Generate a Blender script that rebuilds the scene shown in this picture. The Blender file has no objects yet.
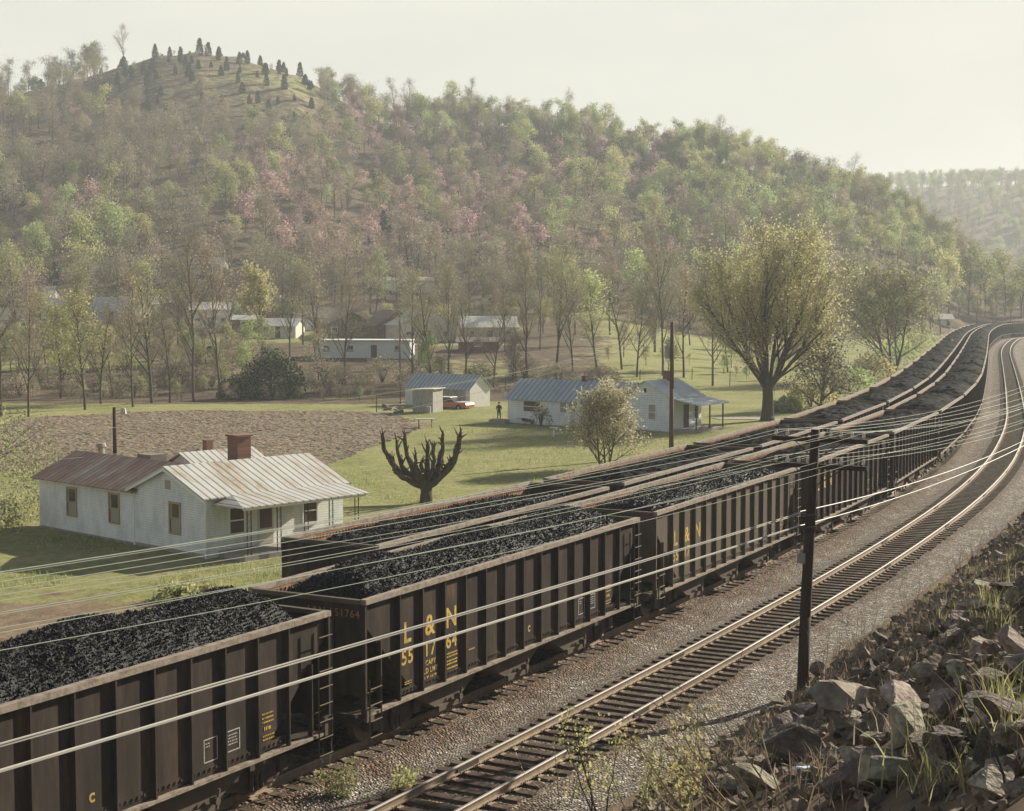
import bpy, math, random
import numpy as np
from mathutils import Vector, Matrix
R = math.radians
random.seed(7)
rng = np.random.default_rng(11)
scene = bpy.context.scene
col = scene.collection

# ------------------------------------------------------------------ camera, world, sun, exposure
F, HZ, CZ = 1573.0, 296.7, 10.3
cam_d = bpy.data.cameras.new('camera'); cam = bpy.data.objects.new('camera', cam_d); col.objects.link(cam)
cam_d.sensor_width = 36.0; cam_d.lens = F * 36 / 1024
cam.location = (0, 0, CZ)
PITCH = math.atan((405.5 - HZ) / F)
cam.rotation_euler = (R(90) - PITCH, 0, 0)
cam_d.clip_start = 0.3; cam_d.clip_end = 9000
scene.camera = cam
scene.render.resolution_x = 1024; scene.render.resolution_y = 811

SUN_AZ, SUN_EL = 49.0, 26.0
w = bpy.data.worlds.new('World'); scene.world = w; w.use_nodes = True
nt = w.node_tree; nt.nodes.clear()
sky = nt.nodes.new('ShaderNodeTexSky'); sky.sky_type = 'NISHITA'; sky.sun_disc = False
sky.sun_elevation = R(SUN_EL); sky.sun_rotation = R(SUN_AZ); sky.air_density = 1.0; sky.dust_density = 1.5; sky.ozone_density = 0.6
bg = nt.nodes.new('ShaderNodeBackground'); bg.inputs[1].default_value = 0.039
wo = nt.nodes.new('ShaderNodeOutputWorld')
tcw = nt.nodes.new('ShaderNodeTexCoord'); sxw = nt.nodes.new('ShaderNodeSeparateXYZ'); nt.links.new(tcw.outputs['Generated'], sxw.inputs[0])
mrw = nt.nodes.new('ShaderNodeMapRange'); mrw.inputs['From Min'].default_value = 0.19; mrw.inputs['From Max'].default_value = 0.36; mrw.inputs['To Min'].default_value = 0.9; mrw.inputs['To Max'].default_value = 0.08
nt.links.new(sxw.outputs[2], mrw.inputs[0])
nzw = nt.nodes.new('ShaderNodeTexNoise'); nzw.inputs['Scale'].default_value = 2.2; nzw.inputs['Detail'].default_value = 5; mpw = nt.nodes.new('ShaderNodeMapping'); mpw.inputs['Scale'].default_value = (1, 1, 3.5)
nt.links.new(tcw.outputs['Generated'], mpw.inputs[0]); nt.links.new(mpw.outputs[0], nzw.inputs['Vector'])
crw = nt.nodes.new('ShaderNodeValToRGB'); crw.color_ramp.elements[0].position = .35; crw.color_ramp.elements[1].position = .68; crw.color_ramp.elements[0].color = (9.0, 8.8, 7.8, 1); crw.color_ramp.elements[1].color = (11.2, 10.8, 9.3, 1)   # thin high cloud
nt.links.new(nzw.outputs['Fac'], crw.inputs[0])
mxw = nt.nodes.new('ShaderNodeMixRGB'); nt.links.new(mrw.outputs[0], mxw.inputs[0]); nt.links.new(sky.outputs[0], mxw.inputs[1]); nt.links.new(crw.outputs[0], mxw.inputs[2])
nt.links.new(mxw.outputs[0], bg.inputs[0]); nt.links.new(bg.outputs[0], wo.inputs[0])
sd = bpy.data.lights.new('sun', 'SUN'); sun = bpy.data.objects.new('sun', sd); col.objects.link(sun)
sd.energy = 5.0; sd.angle = R(0.5); sd.color = (1.0, 0.92, 0.74)
S = Vector((math.sin(R(SUN_AZ)) * math.cos(R(SUN_EL)), math.cos(R(SUN_AZ)) * math.cos(R(SUN_EL)), math.sin(R(SUN_EL))))
sun.rotation_euler = S.to_track_quat('Z', 'Y').to_euler()
scene.view_settings.view_transform = 'Standard'; scene.view_settings.look = 'None'
scene.view_settings.exposure = 1.08; scene.view_settings.gamma = 1.0
HAZE_DENSITY = 0.00038

# ------------------------------------------------------------------ helpers
def tag(o, label=None, cat=None, group=None, kind=None):
    if label: o['label'] = label
    if cat: o['category'] = cat
    if group: o['group'] = group
    if kind: o['kind'] = kind
    return o

def empty(name, loc=(0, 0, 0), rz=0.0, label=None, cat=None, group=None):
    o = bpy.data.objects.new(name, None); col.objects.link(o)
    o.location = loc; o.rotation_euler = (0, 0, rz); o.empty_display_size = 0.3
    return tag(o, label, cat, group)

class MB:
    def __init__(s): s.v = []; s.f = []; s.m = []; s.mi = 0
    def add(s, vs, fs):
        b = len(s.v); s.v += [tuple(p) for p in vs]
        for f in fs: s.f.append(tuple(b + i for i in f)); s.m.append(s.mi)
    def box(s, x0, x1, y0, y1, z0, z1, M=None):
        vs = [(x, y, z) for z in (z0, z1) for y in (y0, y1) for x in (x0, x1)]
        if M is not None: vs = [tuple(M @ Vector(p)) for p in vs]
        s.add(vs, [(0, 2, 3, 1), (4, 5, 7, 6), (0, 1, 5, 4), (2, 6, 7, 3), (0, 4, 6, 2), (1, 3, 7, 5)])
    def tube(s, p0, p1, r0, r1=None, n=6, cap=True):
        r1 = r0 if r1 is None else r1
        p0 = Vector(p0); p1 = Vector(p1); d = (p1 - p0)
        if d.length < 1e-6: return
        d.normalize(); a = d.cross(Vector((0, 0, 1)) if abs(d.z) < .9 else Vector((1, 0, 0))).normalized(); b = d.cross(a)
        vs = []
        for p, r in ((p0, r0), (p1, r1)):
            for k in range(n):
                t = 2 * math.pi * k / n; vs.append(p + a * (r * math.cos(t)) + b * (r * math.sin(t)))
        fs = [(k, (k + 1) % n, n + (k + 1) % n, n + k) for k in range(n)]
        if cap: fs += [tuple(range(n))[::-1], tuple(range(n, 2 * n))]
        s.add(vs, fs)
    def path(s, pts, rad, n=6):
        for i in range(len(pts) - 1):
            r0 = rad[i] if hasattr(rad, '__len__') else rad; r1 = rad[i + 1] if hasattr(rad, '__len__') else rad
            s.tube(pts[i], pts[i + 1], r0, r1, n, cap=(i in (0, len(pts) - 2)))
    def quad(s, *p): s.add(p, [tuple(range(len(p)))])
    def prism(s, poly, ax, a, b):
        """polygon (2D list) extruded along axis ax from a to b"""
        n = len(poly)
        def mk(p, t): return {'x': (t, p[0], p[1]), 'y': (p[0], t, p[1]), 'z': (p[0], p[1], t)}[ax]
        vs = [mk(p, a) for p in poly] + [mk(p, b) for p in poly]
        s.add(vs, [(k, (k + 1) % n, n + (k + 1) % n, n + k) for k in range(n)] + [tuple(range(n))[::-1], tuple(range(n, 2 * n))])
    def build(s, name, mats, parent=None, smooth=False, shared=None):
        me = bpy.data.meshes.new(name); me.from_pydata(s.v, [], s.f)
        mats = mats if isinstance(mats, (list, tuple)) else [mats]
        for m in mats: me.materials.append(m)
        if len(mats) > 1: me.polygons.foreach_set('material_index', s.m)
        if smooth: me.polygons.foreach_set('use_smooth', [True] * len(s.f))
        me.update()
        o = bpy.data.objects.new(name, me); col.objects.link(o)
        if parent is not None: o.parent = parent
        return o

def np_mesh(name, V, Fc, mats, parent=None, smooth=False, mi=None, link=True):
    """V (n,3) array, Fc (m,k) int array, all faces the same size"""
    me = bpy.data.meshes.new(name); n, k = Fc.shape
    me.vertices.add(len(V)); me.vertices.foreach_set('co', np.asarray(V, np.float32).ravel())
    me.loops.add(n * k); me.loops.foreach_set('vertex_index', np.asarray(Fc, np.int32).ravel())
    me.polygons.add(n); me.polygons.foreach_set('loop_start', np.arange(0, n * k, k, dtype=np.int32))
    for m in (mats if isinstance(mats, (list, tuple)) else [mats]): me.materials.append(m)
    if mi is not None: me.polygons.foreach_set('material_index', np.asarray(mi, np.int32))
    me.polygons.foreach_set('use_smooth', np.full(n, smooth))
    me.update(calc_edges=True); me.validate()
    if not link: return me
    o = bpy.data.objects.new(name, me); col.objects.link(o)
    if parent is not None: o.parent = parent
    return o

def copy_tree(o, parent=None, kids=True):
    c = o.copy(); col.objects.link(c)
    if parent is not None: c.parent = parent
    if kids:
        for ch in list(o.children): copy_tree(ch, c)
    return c

def grid_faces(nu, nv):
    i = np.arange(nu - 1)[:, None] * nv + np.arange(nv - 1)[None, :]
    i = i.ravel(); return np.stack([i, i + 1, i + nv + 1, i + nv], 1)

def vnoise(x, y, sc, seed=0):
    x = np.asarray(x, float) / sc + seed * 17.31; y = np.asarray(y, float) / sc - seed * 9.77
    xi = np.floor(x); yi = np.floor(y); fx = x - xi; fy = y - yi
    fx = fx * fx * (3 - 2 * fx); fy = fy * fy * (3 - 2 * fy)
    def h(a, b):
        t = np.sin(a * 127.1 + b * 311.7 + seed * 74.7) * 43758.5453; return t - np.floor(t)
    return (h(xi, yi) * (1 - fx) + h(xi + 1, yi) * fx) * (1 - fy) + (h(xi, yi + 1) * (1 - fx) + h(xi + 1, yi + 1) * fx) * fy - .5

def sst(a, b, x):
    t = np.clip((np.asarray(x, float) - a) / (b - a), 0, 1); return t * t * (3 - 2 * t)

# ------------------------------------------------------------------ materials
def mat(name, base, rough=.8, spec=.3, metal=0.0, var=None, var_scale=3.0, var_detail=6, bump=None, objrand=0.0, stretch=None, trans=0.0, coords='Object'):
    """Principled with noise variation. var = second colour or list of (pos, colour)."""
    m = bpy.data.materials.new(name); m.use_nodes = True; nt = m.node_tree; N = nt.nodes; Lk = nt.links
    p = N['Principled BSDF']; p.inputs['Roughness'].default_value = rough; p.inputs['Metallic'].default_value = metal
    p.inputs['Specular IOR Level'].default_value = spec; p.inputs['Base Color'].default_value = (*base, 1)
    tc = N.new('ShaderNodeTexCoord'); mp = N.new('ShaderNodeMapping'); Lk.new(tc.outputs[coords], mp.inputs[0])
    if stretch: mp.inputs['Scale'].default_value = stretch
    out = None
    if var is not None:
        nz = N.new('ShaderNodeTexNoise'); nz.inputs['Scale'].default_value = var_scale; nz.inputs['Detail'].default_value = var_detail
        nz.inputs['Roughness'].default_value = .65
        Lk.new(mp.outputs[0], nz.inputs['Vector'])
        cr = N.new('ShaderNodeValToRGB'); Lk.new(nz.outputs['Fac'], cr.inputs[0])
        st = var if isinstance(var, list) else [(.35, base), (.65, var)]
        while len(cr.color_ramp.elements) < len(st): cr.color_ramp.elements.new(.5)
        for e, (q, c) in zip(cr.color_ramp.elements, st): e.position = q; e.color = (*c, 1)
        out = cr.outputs[0]
    if objrand:
        oi = N.new('ShaderNodeObjectInfo'); hs = N.new('ShaderNodeHueSaturation')
        mr = N.new('ShaderNodeMapRange'); mr.inputs['To Min'].default_value = 1 - objrand; mr.inputs['To Max'].default_value = 1 + objrand
        Lk.new(oi.outputs['Random'], mr.inputs[0]); Lk.new(mr.outputs[0], hs.inputs['Value'])
        m2 = N.new('ShaderNodeMath'); m2.operation = 'MULTIPLY'; m2.inputs[1].default_value = 37.3; Lk.new(oi.outputs['Random'], m2.inputs[0])
        m3 = N.new('ShaderNodeMath'); m3.operation = 'FRACT'; Lk.new(m2.outputs[0], m3.inputs[0])
        mh = N.new('ShaderNodeMapRange'); mh.inputs['To Min'].default_value = .5 - .05 * objrand * 2; mh.inputs['To Max'].default_value = .5 + .05 * objrand * 2
        Lk.new(m3.outputs[0], mh.inputs[0]); Lk.new(mh.outputs[0], hs.inputs['Hue'])
        if out: Lk.new(out, hs.inputs['Color'])
        else: hs.inputs['Color'].default_value = (*base, 1)
        out = hs.outputs[0]
    if out: Lk.new(out, p.inputs['Base Color'])
    if bump:
        sc, dist = bump[0], bump[1]
        b = N.new('ShaderNodeBump'); b.inputs['Distance'].default_value = dist; b.inputs['Strength'].default_value = 1.0
        if len(bump) > 2 and bump[2] == 'voronoi':
            t = N.new('ShaderNodeTexVoronoi'); t.inputs['Scale'].default_value = sc; Lk.new(mp.outputs[0], t.inputs['Vector']); Lk.new(t.outputs['Distance'], b.inputs['Height'])
        else:
            t = N.new('ShaderNodeTexNoise'); t.inputs['Scale'].default_value = sc; t.inputs['Detail'].default_value = 5; Lk.new(mp.outputs[0], t.inputs['Vector']); Lk.new(t.outputs['Fac'], b.inputs['Height'])
        Lk.new(b.outputs[0], p.inputs['Normal'])
    if trans:
        tr = N.new('ShaderNodeBsdfTranslucent'); mx = N.new('ShaderNodeMixShader'); mx.inputs[0].default_value = trans
        if out: Lk.new(out, tr.inputs[0])
        else: tr.inputs[0].default_value = (*base, 1)
        o = N['Material Output']; Lk.new(p.outputs[0], mx.inputs[1]); Lk.new(tr.outputs[0], mx.inputs[2]); Lk.new(mx.outputs[0], o.inputs[0])
    return m

M = {}
def nodes(m): return m.node_tree.nodes, m.node_tree.links

def ground_mat():
    m = bpy.data.materials.new('ground_cover'); m.use_nodes = True; N, Lk = nodes(m); p = N['Principled BSDF']
    p.inputs['Roughness'].default_value = .95; p.inputs['Specular IOR Level'].default_value = .1
    tc = N.new('ShaderNodeTexCoord')
    def noise(sc, det=6, r=.6):
        n = N.new('ShaderNodeTexNoise'); n.inputs['Scale'].default_value = sc; n.inputs['Detail'].default_value = det; n.inputs['Roughness'].default_value = r
        Lk.new(tc.outputs['Object'], n.inputs['Vector']); return n.outputs['Fac']
    def ramp(fac, st):
        cr = N.new('ShaderNodeValToRGB'); Lk.new(fac, cr.inputs[0])
        while len(cr.color_ramp.elements) < len(st): cr.color_ramp.elements.new(.5)
        for e, (q, c) in zip(cr.color_ramp.elements, st): e.position = q; e.color = (*c, 1)
        return cr.outputs[0]
    def mix(f, a, b):
        x = N.new('ShaderNodeMixRGB'); Lk.new(f, x.inputs[0]); Lk.new(a, x.inputs[1]); Lk.new(b, x.inputs[2]); return x.outputs[0]
    g = ramp(noise(.16, 8, .7), [(.32, (.14, .165, .052)), (.43, (.22, .235, .08)), (.53, (.31, .295, .125)), (.64, (.40, .35, .21))])
    g2 = ramp(noise(2.2, 8, .75), [(.34, (.04, .06, .02)), (.48, (.21, .215, .08)), (.70, (.36, .32, .19))])
    x = N.new('ShaderNodeMixRGB'); x.inputs[0].default_value = .58; Lk.new(g, x.inputs[1]); Lk.new(g2, x.inputs[2]); grass = x.outputs[0]
    litter = ramp(noise(.5, 9, .75), [(.3, (.055, .04, .026)), (.5, (.12, .088, .058)), (.68, (.19, .145, .10))])
    dirt = ramp(noise(1.1, 9, .75), [(.3, (.10, .07, .05)), (.5, (.22, .16, .11)), (.7, (.28, .22, .15))])
    at = N.new('ShaderNodeAttribute'); at.attribute_name = 'zone'; sp = N.new('ShaderNodeSeparateColor'); Lk.new(at.outputs['Color'], sp.inputs[0])
    def soft(ch, sc):
        a = N.new('ShaderNodeMath'); a.operation = 'ADD'; Lk.new(sp.outputs[ch], a.inputs[0])
        n = N.new('ShaderNodeMapRange'); n.inputs['To Min'].default_value = -.35; n.inputs['To Max'].default_value = .35; n.inputs['From Min'].default_value = .3; n.inputs['From Max'].default_value = .7
        Lk.new(noise(sc, 6, .7), n.inputs[0]); Lk.new(n.outputs[0], a.inputs[1])
        r = N.new('ShaderNodeMapRange'); r.inputs['From Min'].default_value = .4; r.inputs['From Max'].default_value = .6; Lk.new(a.outputs[0], r.inputs[0]); return r.outputs[0]
    c = mix(soft(0, .35), grass, litter); c = mix(soft(1, .6), c, dirt)
    Lk.new(c, p.inputs['Base Color'])
    b = N.new('ShaderNodeBump'); b.inputs['Distance'].default_value = .16; Lk.new(noise(3.5, 8, .75), b.inputs['Height']); Lk.new(b.outputs[0], p.inputs['Normal'])
    return m
M['ground'] = ground_mat()

def ballast_mat():
    m = bpy.data.materials.new('ballast_stone'); m.use_nodes = True; N, Lk = nodes(m); p = N['Principled BSDF']
    p.inputs['Roughness'].default_value = .9; p.inputs['Specular IOR Level'].default_value = .2
    tc = N.new('ShaderNodeTexCoord')
    v = N.new('ShaderNodeTexVoronoi'); v.inputs['Scale'].default_value = 15; Lk.new(tc.outputs['Object'], v.inputs['Vector'])
    sep = N.new('ShaderNodeSeparateColor'); Lk.new(v.outputs['Color'], sep.inputs[0])
    cr = N.new('ShaderNodeValToRGB'); Lk.new(sep.outputs[0], cr.inputs[0])
    st = [(0, (.05, .04, .035)), (.3, (.12, .10, .082)), (.6, (.20, .172, .145)), (.88, (.33, .295, .26)), (1, (.60, .56, .51))]
    while len(cr.color_ramp.elements) < len(st): cr.color_ramp.elements.new(.5)
    for e, (q, c) in zip(cr.color_ramp.elements, st): e.position = q; e.color = (*c, 1)
    cr2 = N.new('ShaderNodeValToRGB'); Lk.new(sep.outputs[1], cr2.inputs[0])
    st = [(0, (.02, .014, .01)), (.4, (.085, .052, .034)), (.8, (.155, .092, .058)), (1, (.29, .20, .14))]
    while len(cr2.color_ramp.elements) < len(st): cr2.color_ramp.elements.new(.5)
    for e, (q, c) in zip(cr2.color_ramp.elements, st): e.position = q; e.color = (*c, 1)
    at = N.new('ShaderNodeAttribute'); at.attribute_name = 'zone'; sp = N.new('ShaderNodeSeparateColor'); Lk.new(at.outputs['Color'], sp.inputs[0])
    n = N.new('ShaderNodeTexNoise'); n.inputs['Scale'].default_value = 1.1; n.inputs['Detail'].default_value = 7; Lk.new(tc.outputs['Object'], n.inputs['Vector'])
    mr = N.new('ShaderNodeMapRange'); mr.inputs['From Min'].default_value = .3; mr.inputs['From Max'].default_value = .7; mr.inputs['To Min'].default_value = -.45; mr.inputs['To Max'].default_value = .45; Lk.new(n.outputs['Fac'], mr.inputs[0])
    a = N.new('ShaderNodeMath'); a.operation = 'ADD'; Lk.new(sp.outputs[0], a.inputs[0]); Lk.new(mr.outputs[0], a.inputs[1]); a.use_clamp = True
    mx = N.new('ShaderNodeMixRGB'); Lk.new(a.outputs[0], mx.inputs[0]); Lk.new(cr.outputs[0], mx.inputs[1]); Lk.new(cr2.outputs[0], mx.inputs[2])
    Lk.new(mx.outputs[0], p.inputs['Base Color'])
    b = N.new('ShaderNodeBump'); b.inputs['Distance'].default_value = .09; b.invert = True; Lk.new(v.outputs['Distance'], b.inputs['Height']); Lk.new(b.outputs[0], p.inputs['Normal'])
    return m
M['ballast'] = ballast_mat()
M['plough'] = mat('ploughed_soil', (.20, .145, .105), .95, .1, var=[(.3, (.10, .072, .05)), (.5, (.19, .148, .108)), (.7, (.29, .24, .175))], var_scale=1.6, var_detail=9, bump=(2.6, .35))
M['steel'] = mat('painted_hopper_steel', (.052, .043, .038), .75, .04, var=[(.28, (.032, .028, .027)), (.5, (.054, .044, .039)), (.62, (.076, .057, .046)), (.71, (.135, .08, .05))], var_scale=2.4, var_detail=9, stretch=(1, 1, .22), bump=(9, .006))
M['steel2'] = mat('painted_hopper_steel_dusty', (.12, .10, .08), .75, .06, var=[(.3, (.09, .072, .058)), (.55, (.12, .10, .08)), (.75, (.15, .11, .08))], var_scale=1.1, stretch=(1, 1, .35), bump=(9, .006))
M['chord'] = mat('dusty_worn_sunlit_steel', (.24, .20, .165), .6, .3, var=[(.35, (.15, .115, .09)), (.55, (.27, .225, .185)), (.75, (.33, .29, .24))], var_scale=5, bump=(20, .006))  # dusty weathered steel, with sunlight on chords and sills painted in as paler tan
M['rust'] = mat('rusty_inner_steel', (.21, .105, .06), .8, .2, var=[(.3, (.13, .065, .04)), (.5, (.24, .125, .07)), (.7, (.30, .21, .15))], var_scale=3.5, bump=(14, .01))
M['coal'] = mat('coal', (.02, .02, .022), .6, .22, var=[(.3, (.006, .006, .007)), (.52, (.016, .0155, .018)), (.66, (.034, .033, .038)), (.76, (.12, .117, .125))], var_scale=13, bump=(30, .035))  # rare pale specks put the sparkle of lump faces into the colour
M['coal_fine'] = mat('fine_coal', (.018, .018, .019), .9, .05, var=[(.3, (.008, .008, .009)), (.55, (.019, .0185, .02)), (.72, (.035, .034, .037))], var_scale=7, var_detail=9, bump=(12, .05))
M['truck'] = mat('oily_truck_steel', (.035, .03, .028), .6, .3, var=(.075, .055, .045), var_scale=6)
M['wheel'] = mat('wheel_steel', (.07, .055, .045), .45, .5, var=(.12, .09, .07), var_scale=5)
M['yellow'] = mat('yellow_stencil_paint', (.56, .37, .07), .7, var=[(.34, (.15, .11, .06)), (.46, (.44, .29, .07)), (.6, (.58, .38, .08))], var_scale=9, var_detail=9)
M['white_mark'] = mat('white_stencil_paint', (.55, .53, .49), .6, var=(.32, .30, .27), var_scale=12)
M['rail_head'] = mat('polished_rail_head', (.33, .315, .29), .5, .35, metal=.2)
M['rail_web'] = mat('dusty_rail_side', (.27, .215, .155), .8, var=(.19, .13, .09), var_scale=8)
M['tie'] = mat('creosoted_timber', (.07, .05, .04), .9, .1, var=[(.3, (.035, .026, .02)), (.5, (.085, .062, .048)), (.72, (.16, .125, .10))], var_scale=3, stretch=(1, 1, 1), objrand=.25, bump=(14, .012))
M['plate'] = mat('tie_plate_steel', (.33, .26, .19), .8, var=(.22, .15, .1), var_scale=9)
M['pole'] = mat('creosoted_pole', (.028, .020, .016), .85, .2, var=(.055, .036, .026), var_scale=4, stretch=(4, 4, .4), bump=(8, .02))
M['pole2'] = mat('brown_pole', (.075, .042, .03), .85, .2, var=(.12, .075, .055), var_scale=4, stretch=(4, 4, .4))
M['glass_ins'] = mat('pale_porcelain', (.62, .54, .42), .25, .5)
M['wire'] = mat('weathered_copper_wire', (.30, .32, .27), .6, .3)
M['cable'] = mat('weathered_aluminium_cable', (.38, .36, .32), .5, .4)
M['darkcable'] = mat('dark_cable', (.12, .09, .08), .6)
M['rock'] = mat('sandstone_rubble', (.22, .19, .15), .9, .2, var=[(.25, (.07, .058, .047)), (.45, (.18, .15, .12)), (.6, (.28, .245, .20)), (.76, (.42, .38, .31))], var_scale=2.2, objrand=.4, bump=(5, .05))
M['rock_dark'] = mat('dark_shale', (.06, .05, .043), .85, .3, var=(.14, .11, .09), var_scale=3, objrand=.3, bump=(7, .05))
M['rubble'] = mat('broken_stone_chips', (.16, .125, .095), .92, .2, var=[(.3, (.035, .03, .025)), (.5, (.15, .118, .09)), (.75, (.32, .27, .21))], var_scale=2.2, var_detail=9, bump=(9, .05))
M['white_wall'] = None

def wall_mat(name, base, dirt, period=.115):
    m = bpy.data.materials.new(name); m.use_nodes = True; N, Lk = nodes(m); p = N['Principled BSDF']; p.inputs['Roughness'].default_value = .75
    tc = N.new('ShaderNodeTexCoord'); sx = N.new('ShaderNodeSeparateXYZ'); Lk.new(tc.outputs['Object'], sx.inputs[0])
    mm = N.new('ShaderNodeMath'); mm.operation = 'DIVIDE'; mm.inputs[1].default_value = period; Lk.new(sx.outputs[2], mm.inputs[0])
    fr = N.new('ShaderNodeMath'); fr.operation = 'FRACT'; Lk.new(mm.outputs[0], fr.inputs[0])
    b = N.new('ShaderNodeBump'); b.inputs['Distance'].default_value = .03; b.invert = True; Lk.new(fr.outputs[0], b.inputs['Height']); Lk.new(b.outputs[0], p.inputs['Normal'])
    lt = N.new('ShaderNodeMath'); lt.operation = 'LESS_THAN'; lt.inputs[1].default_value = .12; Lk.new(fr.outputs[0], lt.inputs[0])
    nz = N.new('ShaderNodeTexNoise'); nz.inputs['Scale'].default_value = 1.2; nz.inputs['Detail'].default_value = 8; nz.inputs['Roughness'].default_value = .7
    mp = N.new('ShaderNodeMapping'); mp.inputs['Scale'].default_value = (1, 1, .5); Lk.new(tc.outputs['Object'], mp.inputs[0]); Lk.new(mp.outputs[0], nz.inputs['Vector'])
    cr = N.new('ShaderNodeValToRGB'); Lk.new(nz.outputs['Fac'], cr.inputs[0]); cr.color_ramp.elements[0].position = .38; cr.color_ramp.elements[1].position = .58
    cr.color_ramp.elements[0].color = (*dirt, 1); cr.color_ramp.elements[1].color = (*base, 1)
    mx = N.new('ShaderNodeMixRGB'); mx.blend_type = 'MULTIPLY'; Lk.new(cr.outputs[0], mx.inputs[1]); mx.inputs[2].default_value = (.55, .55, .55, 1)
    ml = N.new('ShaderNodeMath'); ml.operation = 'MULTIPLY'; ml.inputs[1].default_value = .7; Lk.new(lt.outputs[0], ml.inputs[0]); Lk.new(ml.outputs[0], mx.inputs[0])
    Lk.new(mx.outputs[0], p.inputs['Base Color']); return m
M['siding'] = wall_mat('white_clapboard', (.74, .75, .73), (.58, .60, .58))
M['siding2'] = wall_mat('white_painted_block', (.72, .76, .76), (.60, .65, .65), .2)
M['board'] = mat('weathered_grey_boards', (.34, .32, .29), .9, var=[(.3, (.18, .165, .15)), (.6, (.40, .38, .34)), (.75, (.55, .53, .49))], var_scale=3, stretch=(5, 5, .5))
M['whiteboards'] = mat('whitewashed_boards', (.70, .69, .65), .85, var=(.5, .49, .46), var_scale=3, stretch=(5, 5, .5))
def roof_mat(name, cols, axis, period=.62, seamcol=(.09, .07, .06), blotch=.35, seamw=.24):
    m = bpy.data.materials.new(name); m.use_nodes = True; N, Lk = nodes(m); p = N['Principled BSDF']; p.inputs['Roughness'].default_value = .5; p.inputs['Metallic'].default_value = .15
    tc = N.new('ShaderNodeTexCoord'); sx = N.new('ShaderNodeSeparateXYZ'); Lk.new(tc.outputs['Object'], sx.inputs[0])
    mp = N.new('ShaderNodeMapping'); mp.inputs['Scale'].default_value = (1, .25, 1) if axis == 0 else (.25, 1, 1); Lk.new(tc.outputs['Object'], mp.inputs[0])
    nz = N.new('ShaderNodeTexNoise'); nz.inputs['Scale'].default_value = 1.1; nz.inputs['Detail'].default_value = 7; nz.inputs['Roughness'].default_value = .7; Lk.new(mp.outputs[0], nz.inputs['Vector'])
    cr = N.new('ShaderNodeValToRGB'); Lk.new(nz.outputs['Fac'], cr.inputs[0])
    while len(cr.color_ramp.elements) < len(cols): cr.color_ramp.elements.new(.5)
    for e, (q, c) in zip(cr.color_ramp.elements, cols): e.position = q; e.color = (*c, 1)
    mm = N.new('ShaderNodeMath'); mm.operation = 'DIVIDE'; mm.inputs[1].default_value = period; Lk.new(sx.outputs[axis], mm.inputs[0])
    fr = N.new('ShaderNodeMath'); fr.operation = 'FRACT'; Lk.new(mm.outputs[0], fr.inputs[0])
    lt = N.new('ShaderNodeMath'); lt.operation = 'LESS_THAN'; lt.inputs[1].default_value = seamw; Lk.new(fr.outputs[0], lt.inputs[0])
    mx = N.new('ShaderNodeMixRGB'); Lk.new(cr.outputs[0], mx.inputs[1]); mx.inputs[2].default_value = (*seamcol, 1)
    ml = N.new('ShaderNodeMath'); ml.operation = 'MULTIPLY'; ml.inputs[1].default_value = .8; Lk.new(lt.outputs[0], ml.inputs[0]); Lk.new(ml.outputs[0], mx.inputs[0])
    Lk.new(mx.outputs[0], p.inputs['Base Color']); return m
tin = [(.28, (.28, .17, .10)), (.40, (.40, .35, .28)), (.50, (.47, .465, .44)), (.75, (.56, .56, .54))]
M['tin_y'] = roof_mat('tin_roof_rusting', tin, 1, .42)
M['tin_x'] = roof_mat('tin_roof_brown_rust', [(.3, (.16, .08, .05)), (.45, (.28, .155, .09)), (.58, (.34, .25, .18)), (.70, (.45, .45, .44))], 0, .42, (.12, .075, .06))
M['blue_x'] = roof_mat('blue_grey_tin', [(.35, (.31, .35, .38)), (.6, (.42, .46, .48))], 0, .55, (.15, .18, .21), seamw=.3)
M['blue_y'] = roof_mat('pale_tin', [(.35, (.36, .40, .43)), (.6, (.50, .53, .55))], 1, .5, (.30, .33, .36))
M['tarroof'] = mat('tar_paper', (.13, .115, .10), .9, var=(.2, .17, .15), var_scale=2)
M['brownroof'] = mat('brown_shingle', (.17, .115, .085), .9, var=(.24, .18, .14), var_scale=2)
M['paleroof'] = mat('pale_roof_sheet', (.62, .61, .57), .6, var=(.50, .48, .44), var_scale=2)
M['brick'] = None
def brick_mat():
    m = bpy.data.materials.new('red_brick'); m.use_nodes = True; N, Lk = nodes(m); p = N['Principled BSDF']; p.inputs['Roughness'].default_value = .9
    tc = N.new('ShaderNodeTexCoord'); mp = N.new('ShaderNodeMapping'); mp.inputs['Rotation'].default_value = (R(90), 0, 0); Lk.new(tc.outputs['Object'], mp.inputs[0])
    b = N.new('ShaderNodeTexBrick'); b.inputs['Scale'].default_value = 4.5; b.inputs['Color1'].default_value = (.20, .085, .055, 1); b.inputs['Color2'].default_value = (.13, .055, .04, 1); b.inputs['Mortar'].default_value = (.22, .17, .14, 1)
    Lk.new(mp.outputs[0], b.inputs['Vector']); Lk.new(b.outputs[0], p.inputs['Base Color']); return m
M['brick'] = brick_mat()
M['pane'] = mat('dark_window_glass', (.03, .032, .035), .12, .6)
M['curtain'] = mat('window_with_pale_curtain', (.30, .28, .24), .4, .5)
M['frame'] = mat('ochre_window_frame', (.42, .30, .16), .7, var=(.34, .24, .13), var_scale=5)
M['trim'] = mat('white_trim', (.72, .72, .70), .7)
M['iron'] = mat('black_iron', (.03, .03, .03), .5, .4)
M['concrete'] = mat('concrete', (.33, .31, .28), .9, var=(.24, .22, .19), var_scale=3)
M['door'] = mat('brown_screen_door', (.10, .065, .05), .7)
M['paledoor'] = mat('pale_door', (.45, .43, .37), .7)
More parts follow.
